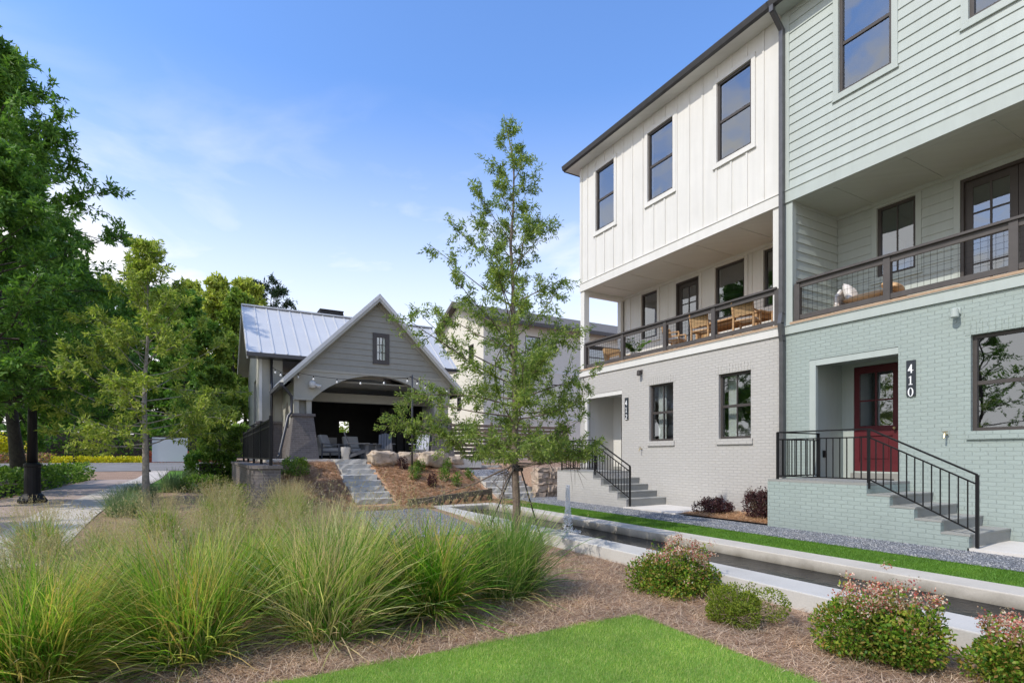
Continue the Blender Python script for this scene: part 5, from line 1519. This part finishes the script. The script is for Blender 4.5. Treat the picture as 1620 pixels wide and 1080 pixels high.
# woodland behind the road: a few kinds, copied
def wood(seed, lm, name, label, h, cb, w, leafL=0.42, leafW=0.24, up=(5, 60), limbs=68, tw=13, lpt=22):
    return make_tree(name, label, (0, 0, 0), seed, lm, M['bark_dark'], leafL, leafW, 'trees beyond the road', height=h, r0=0.24, cb=cb,
                     prof=lambda t: w * float(np.interp(t, [0, .2, .5, .8, 1], [0.75, 1.0, 1.0, 0.72, 0.25])), n_limb=limbs, n_twig=tw, lpt=lpt, twig_len=1.3, up=up, wig=0.2, limb_r=0.22, droop=0.15)
protoA = wood(41, M['leaf_mid'], 'broadleaf_tree', '', 17.5, 3.0, 3.6)
protoB = wood(42, M['leaf_yellow'], 'broadleaf_tree', '', 18.0, 5.0, 3.2)
protoC = wood(43, M['leaf_oak'], 'broadleaf_tree', '', 16.5, 2.0, 4.2)
protoP = wood(44, M['leaf_pine'], 'pine_tree', '', 19.0, 11.5, 3.0, 0.45, 0.10, (-5, 35), 30, 9, 26)
CS, CC = math.sin(R(29.57)), math.cos(R(29.57))
def at(px, d):
    u = (px - 810) / 860
    return d * (CS + u * CC), d * (CC - u * CS)
used = set()
def plant(proto, px, d, sc, rz, label):
    x, y = at(px, d)
    loc = (x, y, gz(x, y) - 0.05)
    if proto.name in used: o = dup(proto, loc, rz, sc, label)
    else:
        used.add(proto.name); o = proto; o.location = loc; o.rotation_euler = (0, 0, rz); o.scale = (sc,) * 3; o['label'] = label
    return o
woods = [(protoC, 20, 47, 1.1, 0.3, 'dark broad tree seen behind the tall edge oak'), (protoC, 112, 49, 1.05, 1.9, 'dark broad tree above the yellow shrub'),
         (protoA, 168, 54, 1.0, 0.5, 'mid green tree rising left of the young oak'), (protoC, 215, 50, 0.92, 3.0, 'dark leafy tree right behind the young oak top'),
         (protoA, 258, 56, 0.98, 2.2, 'mid green tree just right of the young oak top'), (protoC, 292, 49, 0.9, 4.0, 'dark leafy tree above the sign panel'),
         (protoB, 300, 60, 1.06, 1.1, 'yellow green tree rising behind the sign panel'), (protoB, 345, 57, 1.02, 2.7, 'yellow green tree above the small round headed tree'),
         (protoA, 372, 52, 0.88, 5.0, 'mid green tree left of the metal roof'), (protoB, 388, 58, 1.02, 4.2, 'yellow green tree against the left edge of the metal roof'),
         (protoP, 430, 62, 1.04, 0.4, 'dark lone pine rising behind the metal roof'), (protoC, 410, 56, 0.72, 0.9, 'lower dark tree behind the pavilion end wall')]
for a in woods: plant(*a)
# leafy mounds: shells of small leaves over lumpy ellipsoids
def mound_points(rng, n, rx, ry, rz, lumps=6, inner=0.35, flat=0.0):
    c = np.clip(rng.normal(size=(lumps, 3)) * 0.5, -0.6, 0.6) * np.array([rx, ry, rz * 0.6])
    c[:, 2] = np.abs(c[:, 2]) * 0.8 + rz * 0.35
    which = rng.integers(0, lumps, n)
    d = unit(rng.normal(size=(n, 3)))
    rad = (1 - inner * rng.uniform(0, 1, n) ** 2)[:, None] * np.array([rx, ry, rz]) * rng.uniform(0.36, 0.68, lumps)[which][:, None]
    p = c[which] + d * rad
    p[:, 2] = np.abs(p[:, 2]) * (1 - flat)
    return p, d
def shrub(name, label, loc, seed, lm, rx, ry, rz, n, L, W, cat='shrub', group=None, petals=0, pm=None, sprigs=0, twigs=0, shoot=0.32, lumps=7, pL=0.020, pW=0.015):
    rng = np.random.default_rng(seed)
    t = thing(name, label, cat, (0, 0, 0), group)
    p, d = mound_points(rng, n, rx, ry, rz, lumps)
    dirs = d * 0.7 + rng.normal(size=d.shape) * 0.6 + np.array([0, 0, 0.25])
    st = MB()
    for i in range(14 + twigs):
        a = rng.uniform(0, 6.28); q = p[rng.integers(0, n)]
        st.tube([(0.04 * math.cos(a), 0.04 * math.sin(a), -0.03), tuple(q * 0.55 + np.array([0, 0, 0.02])), tuple(q * 0.96)], [0.008, 0.005, 0.002], 4, False)
    for i in range(twigs * 2):                # bare twigs low on the front
        a = rng.uniform(3.4, 5.6); e = rng.uniform(0.1, 0.7)
        q = np.array([math.cos(a) * rx, math.sin(a) * ry, rz * e]) * rng.uniform(0.7, 0.98)
        st.tube([(0, 0, 0), tuple(q * 0.5 + np.array([0, 0, 0.03])), tuple(q)], [0.006, 0.004, 0.002], 4, False)
    tips = []
    for i in range(sprigs):                   # arching shoots above the mound
        a = rng.uniform(0, 6.28); q = np.array([math.cos(a) * rx * rng.uniform(.1, .95), math.sin(a) * ry * rng.uniform(.1, .95), rz * rng.uniform(0.75, 1.0)])
        q2 = q * np.array([1.12, 1.12, 1]) + np.array([0, 0, rz * rng.uniform(0.08, shoot)])
        st.tube([tuple(q * 0.5), tuple(q), tuple(q2)], [0.004, 0.003, 0.0015], 4, False)
        m_ = 26
        u = rng.uniform(0, 1, m_)[:, None]
        pts = q[None] * (1 - u) + q2[None] * u + rng.normal(size=(m_, 3)) * 0.018
        p = np.concatenate([p, pts]); dirs = np.concatenate([dirs, rng.normal(size=(m_, 3)) + np.array([0, 0, 0.5])])
        tips.append(q2)
    st.build('branches', M['twig'], t)
    leaves('foliage', rng, p, dirs, L, W, lm, t)
    if petals:
        pp = []
        per = 30
        for i in range(petals):
            if tips and rng.uniform() < 0.75: c = tips[rng.integers(0, len(tips))] + rng.normal(size=3) * 0.03
            else:
                c = p[rng.integers(0, n)]
                if c[2] < rz * 0.55: continue
            pp.append(c[None] + rng.normal(size=(per, 3)) * 0.024)
        pp = np.concatenate(pp)
        leaves('flowers', rng, pp, rng.normal(size=pp.shape) + np.array([0, 0, 0.6]), pL, pW, pm or M['petal'], t)
    t.location = loc
    return t
shrub('flowering_shrub', 'flowering abelia between the tall grass and the lime shrub', (4.50, 4.28, -0.18), 51, M['leaf_abelia'], 0.37, 0.37, 0.36, 10500, 0.034, 0.02, group='pink flowering abelias along the channel', shoot=0.62, lumps=13, petals=95, sprigs=44)
shrub('lime_shrub', 'small lime green shrub with bare twigs between two flowering abelias', (4.17, 3.28, -0.18), 52, M['leaf_lime'], 0.33, 0.33, 0.27, 8500, 0.022, 0.013, sprigs=10, twigs=26)
shrub('flowering_shrub', 'widest flowering abelia, green below and pink on top, by the channel', (4.40, 2.12, -0.18), 53, M['leaf_abelia'], 0.37, 0.37, 0.35, 12500, 0.034, 0.02, group='pink flowering abelias along the channel', shoot=0.62, lumps=13, petals=105, sprigs=52)
shrub('flowering_shrub', 'flowering abelia at the picture corner, cut off by its edge', (4.72, 1.36, -0.18), 54, M['leaf_abelia'], 0.33, 0.33, 0.27, 9500, 0.034, 0.02, group='pink flowering abelias along the channel', shoot=0.62, lumps=13, petals=105, sprigs=40)
shrub('plum_shrub', 'low spreading plum leaved shrub nearer the grey brick steps', (9.75, 8.22, 0.05), 55, M['leaf_plum'], 0.32, 0.30, 0.24, 2600, 0.05, 0.022, group='plum shrubs against the grey brick wall', sprigs=34, shoot=0.55, lumps=11)
shrub('plum_shrub', 'taller plum leaved shrub against the green stoop', (9.72, 7.02, 0.05), 56, M['leaf_plum'], 0.36, 0.36, 0.44, 3600, 0.05, 0.022, group='plum shrubs against the grey brick wall', sprigs=40, shoot=0.5, lumps=11)
def on_bank(px, py):
    """follow the view ray to the bank surface"""
    u = (px - 810) / 860; v = (720 - py) / 860
    for d in np.arange(10, 22, 0.01):
        x, y, z = d * (CS + u * CC), d * (CC - u * CS), 1.32 + v * d
        if z <= gz(x, y) + 0.012: return x, y, gz(x, y)
    return x, y, gz(x, y)
bank = [(657, 757, 'g', 'small round green shrub left of the plum seedling on the bank'), (662, 744, 'g', 'small round green shrub highest on the mulch bank'),
        (683, 768, 'p', 'small plum shrub lowest on the mulch bank'), (701, 762, 'g', 'small round green shrub just right of the lowest plum shrub'),
        (709, 746, 'g', 'small round green shrub below the pale boulder'), (725, 769, 'g', 'small pale green shrub nearest the timber rail'),
        (741, 758, 'g', 'small round green shrub closest to the right hand steps'), (681, 738, 'p', 'small plum shrub under the pale boulder'),
        (636, 742, 'p', 'drooping plum shrub below the squarish boulder')]
for i, (px, py, kd, lb) in enumerate(bank):
    x, y, z = on_bank(px, py)
    if kd == 'g': shrub('bank_shrub', lb, (x, y, z), 60 + i, M['leaf_hedge'], 0.17, 0.17, 0.34, 420, 0.06, 0.028, group='small shrubs planted on the mulch bank', lumps=4)
    else: shrub('bank_shrub', lb, (x, y, z), 60 + i, M['leaf_plum'], 0.17, 0.17, 0.32, 420, 0.06, 0.028, group='small shrubs planted on the mulch bank', lumps=4)
x, y, z = on_bank(470, 752)
shrub('rose_bush', 'loose green bush in front of the brick pier', (x, y, z), 75, M['leaf_mid'], 0.42, 0.36, 0.42, 900, 0.07, 0.04, sprigs=8)
shrub('bush', 'bright green bush beside the brick retaining wall', (0.35, 17.2, 0.2), 76, M['leaf_lime'], 0.38, 0.4, 0.42, 900, 0.08, 0.04)
shrub('bush', 'round green bush seen through the back window of the pavilion', (6.6, 26.5, 1.1), 79, M['leaf_lime'], 1.4, 1.2, 2.4, 1500, 0.2, 0.1)
shrub('bush', 'loose green bush behind the bright green one', (0.1, 18.6, 0.2), 77, M['leaf_hedge'], 0.6, 0.5, 0.5, 1000, 0.09, 0.045)
shrub('bush', 'dark low bush at the corner of the brick retaining wall', (0.55, 13.4, 0.1), 78, M['leaf_mid'], 0.45, 0.4, 0.5, 1200, 0.07, 0.03)
def hedge(name, label, x0, x1, y0, y1, h, seed, lm, L=0.10, W=0.06, dens=260, cat='hedge'):
    rng = np.random.default_rng(seed)
    P, D = [], []
    def face(n, f, nrm):
        uv = rng.uniform(0, 1, (n, 2)); p = np.array([f(a, b) for a, b in uv])
        P.append(p + rng.normal(size=p.shape) * 0.05); D.append(np.array(nrm)[None] + rng.normal(size=p.shape) * 0.7)
    g0 = gz((x0 + x1) / 2, (y0 + y1) / 2)
    lump = lambda x, y: 0.10 * math.sin(x * 2.3 + seed) + 0.08 * math.sin(y * 1.7 + x + seed)
    ar = lambda a: int(a * dens)
    face(ar((x1 - x0) * (y1 - y0)), lambda a, b: (x0 + (x1 - x0) * a, y0 + (y1 - y0) * b, g0 + h + lump(x0 + (x1 - x0) * a, y0 + (y1 - y0) * b)), (0, 0, 1))
    for yy, s in ((y0, -1), (y1, 1)): face(ar((x1 - x0) * h), lambda a, b: (x0 + (x1 - x0) * a, yy + s * 0.06 * math.sin(a * 20), g0 + (h + 0.08) * b), (0, s, 0.3))
    for xx, s in ((x0, -1), (x1, 1)): face(ar((y1 - y0) * h), lambda a, b: (xx + s * 0.06 * math.sin(a * 20), y0 + (y1 - y0) * a, g0 + (h + 0.08) * b), (s, 0, 0.3))
    t = thing(name, label, cat, ((x0 + x1) / 2, (y0 + y1) / 2, g0))
    P, D = np.concatenate(P) - np.array(t.location), np.concatenate(D)
    leaves('foliage', rng, P, D, L, W, lm, t)
    c = MB(); c.box(x0 + 0.3, x1 - 0.3, y0 + 0.3, y1 - 0.3, g0 - 0.3, g0 + h - 0.25); c.build('branches', M['bark_dark'], t)
    return t
hedge('hedge', 'low clipped hedge behind the thick black lamp post', -6.6, -4.4, 18.4, 30.5, 0.5, 81, M['leaf_hedge'], 0.12, 0.07, 240)
hedge('hedge', 'low hedge of loose juniper at the left picture edge', -8.0, -4.45, 16.4, 18.0, 0.42, 82, M['leaf_hedge'])
hedge('hedge', 'clipped hedge left of the metal fence behind the small tree', -0.45, 1.0, 24.5, 29.5, 1.0, 83, M['leaf_hedge'], 0.14, 0.085, 460)
hedge('hedge', 'dark screen of evergreens across the road', -22, 3.5, 54.0, 56.0, 2.6, 84, M['leaf_oak'], 0.4, 0.22, 26)
hedge('ivy_bank', 'dark bushes under the trees right of the sign panel', 0.5, 9, 40, 43, 2.0, 85, M['leaf_mid'], 0.3, 0.17, 45, 'bushes')
def flowers(name, label, x0, x1, y0, y1, h, seed, fm, n, L=0.16):
    rng = np.random.default_rng(seed)
    x = rng.uniform(x0, x1, n); y = rng.uniform(y0, y1, n)
    z = np.array([gz(a, b) for a, b in zip(x, y)]) + rng.uniform(0.0, h, n)
    return tag(leaves(name, rng, np.stack([x, y, z], 1), rng.normal(size=(n, 3)) + np.array([0, 0, 0.6]), L, L * 0.7, fm), label, 'flower bed', kind='stuff')
flowers('flower_bed', 'strip of yellow flowers along the far kerb', -9.2, -3.8, 48.2, 49.6, 0.55, 91, M['flower_yellow'], 2600)
flowers('flower_bed', 'red flower bed around the far kerb by the sign', -3.8, 1.5, 48.2, 50.0, 0.9, 92, M['flower_red'], 2600)
flowers('flower_bed', 'mixed pink and green bedding under the slim lamp post', -15.5, -9.2, 48.3, 50.6, 0.8, 93, M['flower_mix'], 3200)
shrub('yellow_shrub', 'bright yellow rounded shrub across the road', (-12.4, 51.4, 0.7), 94, M['flower_yellow'], 1.6, 1.2, 2.2, 1800, 0.22, 0.14)
kb = MB(); kb.box(-60, 6, 47.6, 47.8, 0.4, gz(0, 47.7) + 0.14); struct(kb.build('kerb', M['path']))

# ornamental grass
def grass_clump(name, seed, mat, nb=1500, h=0.95, spread=1.0, stems=170, seedlets=9, r0=0.25, width=0.0105):
    rng = np.random.default_rng(seed)
    t = thing(name, '', 'ornamental grass', (0, 0, 0))
    K = 7
    leanv = rng.normal(size=2) * 0.07
    def ribbons(n, hmin, hmax, th_max, droop, w):
        a = rng.uniform(0, 2 * np.pi, n); br = r0 * np.sqrt(rng.uniform(0, 1, n))
        a2 = a + rng.normal(size=n) * 0.9
        L = rng.uniform(hmin, hmax, n); th = np.abs(rng.normal(size=n)) * th_max; th = np.minimum(th, 1.35)
        dr = rng.uniform(0.15, 1.0, n) * droop
        s = np.linspace(0, 1, K)[None]
        rad = L[:, None] * (np.sin(th)[:, None] * s + 0.30 * dr[:, None] * s ** 2)
        z = L[:, None] * (np.cos(th)[:, None] * s - dr[:, None] * 0.42 * s ** 2.6) 
        cx = np.cos(a) * br; cy = np.sin(a) * br
        wob = (rng.normal(size=n)[:, None] * 0.13 * s ** 2 + rng.normal(size=n)[:, None] * 0.03 * np.sin(s * 5)) * L[:, None]
        ca, sa = np.cos(a2)[:, None], np.sin(a2)[:, None]
        x = cx[:, None] + ca * rad - sa * wob; y = cy[:, None] + sa * rad + ca * wob
        x = x + leanv[0] * h * s ** 1.5; y = y + leanv[1] * h * s ** 1.5
        z = np.maximum(z, 0.01 + 0.02 * s)
        tw = rng.uniform(-1, 1, n)[:, None] + 0 * s
        ww = w * (1 - s) ** 0.55 * (0.65 + 0.6 * rng.uniform(0, 1, n)[:, None]) / 2 + 0.0004
        sx, sy, sz = -sa * np.cos(tw), ca * np.cos(tw), np.sin(tw)
        c = np.stack([x, y, z], -1); sd = np.stack([sx + 0 * s, sy + 0 * s, sz], -1) * ww[..., None]
        v = np.stack([c - sd, c + sd], 2).reshape(n * K * 2, 3)
        i = (np.arange(n)[:, None] * K + np.arange(K - 1)[None]) * 2
        q = np.stack([i, i + 1, i + 3, i + 2], -1).reshape(-1, 4)
        return v, q, c
    v1, q1, _ = ribbons(int(nb * 0.58), 0.5 * h, 1.04 * h, 0.33 * spread, 0.8, width)
    v2, q2, _ = ribbons(int(nb * 0.42), 0.30 * h, 0.72 * h, 0.58 * spread, 1.0, width * 1.1)
    np_mesh('blades', np.concatenate([v1, v2]), np.concatenate([q1, q2 + len(v1)]), mat, t)
    v4, q4, _ = ribbons(int(nb * 0.06), 0.25 * h, 0.6 * h, 1.0, 1.5, width)
    np_mesh('dead_blades', v4, q4, M['dead'], t)
    if stems:
        v3, q3, c3 = ribbons(stems, 0.95 * h, 1.22 * h, 0.28 * spread, 0.35, 0.003)
        np_mesh('stalks', v3, q3, M['seed'], t)
        tip = c3[:, -1]; mid = c3[:, -3]
        u = rng.uniform(0, 1, (stems, seedlets, 1))
        p = (mid[:, None] * (1 - u) + tip[:, None] * u + rng.normal(size=(stems, seedlets, 3)) * 0.022 * (1.2 - u)).reshape(-1, 3)
        dd = np.repeat(tip - mid, seedlets, 0) * 3 + rng.normal(size=p.shape) * 0.5
        leaves('seed_heads', rng, p, dd, 0.026, 0.006, M['seed'], t)
    return t
GR = 'ornamental grass clumps in the mulch bed'
g1 = grass_clump('grass_clump', 101, M['clump_yellow'], 2700, 1.2, 1.05, 150)
g2 = grass_clump('grass_clump', 102, M['clump_yellow'], 2800, 1.16, 1.1, 140)
g3 = grass_clump('grass_clump', 103, M['clump_beige'], 2300, 1.14, 1.05, 150)
g7 = grass_clump('grass_clump', 107, M['clump_beige'], 2700, 1.2, 0.95, 120)
g8 = grass_clump('grass_clump', 108, M['clump'], 2500, 1.1, 1.2, 160)
g4 = grass_clump('grass_clump', 104, M['clump_dark'], 2600, 1.2, 0.85, 50)
g5 = grass_clump('grass_clump', 105, M['clump'], 1000, 0.98, 1.05, 320, 12)
g6 = grass_clump('grass_clump', 106, M['clump_blue'], 800, 0.7, 1.0, 0)
front = [(g1, (-0.98, 4.62), 0.3, 0.9, 'grass clump at the left picture edge in the front row'), (g2, (-0.12, 4.72), 1.0, 0.98, 'wide yellow green grass clump second from left in the front row'),
         (g7, (0.92, 4.72), 2.0, 1.04, 'grass clump with bleached drooping blades in the middle of the front row'), (g8, (1.88, 5.0), 4.0, 1.08, 'grass clump just left of the dark green one'),
         (g4, (2.78, 5.08), 0.0, 0.97, 'dark green upright grass clump nearest the flowering abelia')]
back = [(g2, (-1.9, 5.6), 2.2, 0.74), (g3, (-0.75, 5.9), 5.0, 0.82), (g1, (0.35, 5.85), 1.2, 0.85), (g3, (1.35, 6.05), 3.3, 0.95)]
far = [(g5, (-2.5, 6.8), 1.3), (g5, (-2.3, 8.0), 2.3), (g5, (-3.3, 7.9), 3.6), (g5, (-1.9, 9.4), 0.7), (g5, (-1.6, 7.2), 0.4), (g5, (-0.5, 7.1), 1.6), (g5, (0.5, 7.3), 2.8), (g5, (1.45, 7.5), 0.9), (g5, (-1.1, 8.7), 4.1), (g5, (0.0, 8.8), 5.2), (g5, (1.0, 9.0), 2.1), (g5, (1.8, 8.6), 3.1),
       (g5, (-0.6, 10.3), 0.2), (g5, (0.4, 10.5), 1.1), (g5, (1.3, 10.8), 5.9), (g5, (0.2, 12.0), 4.4), (g5, (1.5, 12.2), 3.9)]
used_g = set()
def place_grass(p, xy, rz, sc, label):
    loc = (xy[0], xy[1], gz(*xy) - 0.01)
    if p.name in used_g: o = dup(p, loc, rz, sc, label, GR)
    else:
        used_g.add(p.name); o = p; o.location = loc; o.rotation_euler = (0, 0, rz); o.scale = (sc,) * 3; o['label'] = label; o['group'] = GR
    return o
for p, xy, rz, sc, lb in front: place_grass(p, xy, rz, sc, lb)
for p, xy, rz, sc in back: place_grass(p, xy, rz, sc, 'grass clump in the row behind the front grasses')
for p, xy, rz in far: place_grass(p, xy, rz, 0.70 + 0.06 * (xy[0] > -0.2) + 0.08 * (xy[1] > 9), 'tan seeding grass clump in the hazy drift behind the front rows')
place_grass(g6, (-0.75, 19.2), 0.0, 1.3, 'grey green fine grass tuft on the lawn verge beside the path')
for i, (x, y) in enumerate([(-1.35, 12.6), (-1.4, 13.6), (-1.35, 15.4), (-1.3, 16.6)]): place_grass(g6, (x, y), i * 1.3, 0.9, 'grey green fine grass tuft lining the path edge')

# lawn blades, loose pine straw
def blades(name, label, rng, x, y, h, w, mat, off):
    n = len(x)
    z = np.array([gz(a, b) for a, b in zip(x, y)]) + off
    a = rng.uniform(0, 2 * np.pi, n); l = h * rng.uniform(0.5, 1.2, n); le = rng.uniform(0.1, 0.8, n); fa = rng.uniform(0, 2 * np.pi, n)
    v = np.empty((n, 3, 3))
    v[:, 0] = np.stack([x - np.cos(a) * w / 2, y - np.sin(a) * w / 2, z], 1); v[:, 1] = np.stack([x + np.cos(a) * w / 2, y + np.sin(a) * w / 2, z], 1)
    v[:, 2] = np.stack([x + np.cos(fa) * l * le, y + np.sin(fa) * l * le, z + l * np.sqrt(1 - le ** 2 * 0.8)], 1)
    return tag(np_mesh(name, v.reshape(-1, 3), np.arange(3 * n).reshape(n, 3), mat), label, 'grass', kind='stuff')
rng = np.random.default_rng(7)
n = 150000
x = rng.uniform(-0.6, 3.56, n); y = 3.91 - (3.91 - 0.9) * rng.uniform(0, 1, n) ** 1.15
kk = (x > 0.9 - (y - 0.9) * 0.3) & (x < 3.5 + 0.02 * np.sin(y * 9) + rng.normal(size=n) * 0.02) & (y < 3.85 + 0.02 * np.sin(x * 7) + rng.normal(size=n) * 0.02)
blades('lawn_grass', 'bright mown grass of the lawn corner', rng, x[kk], y[kk], 0.030, 0.004, M['grass'], 0.016)
n = 60000
x = rng.uniform(7.1, 8.0, n) + rng.normal(size=n) * 0.01; y = rng.uniform(1.8, 14.3, n)
blades('strip_grass', 'mown grass strip between the water channel and gravel', rng, np.maximum(x, 7.11), y, 0.035, 0.008, M['grass_strip'], 0.002)
def needles(name, label, rng, x, y, L, w, mat, off):
    n = len(x)
    z = np.array([gz(a, b) for a, b in zip(x, y)]) + off + rng.exponential(0.006, n)
    a = rng.uniform(0, np.pi, n); l = L * rng.uniform(0.4, 1.1, n) / 2; tz = rng.normal(size=n) * 0.012
    d = np.stack([np.cos(a) * l, np.sin(a) * l, tz], 1); s = np.stack([-np.sin(a), np.cos(a), 0 * a], 1) * w / 2
    c = np.stack([x, y, z + np.abs(tz)], 1); bend = s * rng.normal(size=n)[:, None] * 6
    v = np.stack([c - d - s, c - d + s, c + bend + s, c + bend - s, c + d + s * 0.3, c + d - s * 0.3], 1)
    i = np.arange(n)[:, None] * 6
    q = np.concatenate([i + np.array([0, 3, 2, 1]), i + np.array([3, 5, 4, 2])])
    return tag(np_mesh(name, v.reshape(-1, 3), q, mat), label, 'pine straw', kind='stuff')
n = 85000
x = rng.uniform(-0.6, 5.0, n); y = rng.uniform(1.0, 7.0, n)
kk = ~((x < 3.47) & (y < 3.82))
needles('pine_straw', 'loose greyish pine straw covering the bed round the grasses and shrubs', rng, x[kk], y[kk], 0.15, 0.0032, M['straw'], 0.004)
n = 26000
x = rng.uniform(1.6, 7.6, n); y = rng.uniform(12.8, 16.6, n)
kk = ~((x > 3.3) & (x < 4.4) & (y > 13.7))
needles('bank_straw', 'orange pine straw covering the bank below the pavilion', rng, x[kk], y[kk], 0.2, 0.009, M['straw_red'], 0.014)
n = 7000
needles('bed_straw', 'orange pine straw round the plum shrubs', rng, rng.uniform(9.15, 10.42, n), rng.uniform(6.47, 8.6, n), 0.16, 0.006, M['straw_red'], 0.052)
# loose gravel stones on the strip
n = 30000
x = rng.uniform(8.02, 9.08, n); y = rng.uniform(1.8, 14.3, n); s = rng.uniform(0.006, 0.014, n)
tet = np.array([(1, 0, 0), (-0.5, 0.87, 0), (-0.5, -0.87, 0), (0.1, 0.1, 0.9)])
rot = rng.uniform(0, 6.28, n)
tx = tet[None, :, 0] * np.cos(rot)[:, None] - tet[None, :, 1] * np.sin(rot)[:, None]; ty = tet[None, :, 0] * np.sin(rot)[:, None] + tet[None, :, 1] * np.cos(rot)[:, None]
v = np.stack([x[:, None] + tx * s[:, None], y[:, None] + ty * s[:, None], 0.014 + tet[None, :, 2] * s[:, None] * np.ones((n, 1))], -1)
f = (np.array([(0, 1, 3), (1, 2, 3), (2, 0, 3)])[None] + 4 * np.arange(n)[:, None, None]).reshape(-1, 3)
M['pebble'] = leaf_mat('gravel pebbles', [(0.06, 0.065, 0.08), (0.14, 0.15, 0.175), (0.22, 0.23, 0.26), (0.5, 0.5, 0.52)], 0.0)
tag(np_mesh('gravel_stones', v.reshape(-1, 3), f, M['pebble']), 'blue grey gravel stones on the strip beside the houses', 'gravel', kind='stuff')
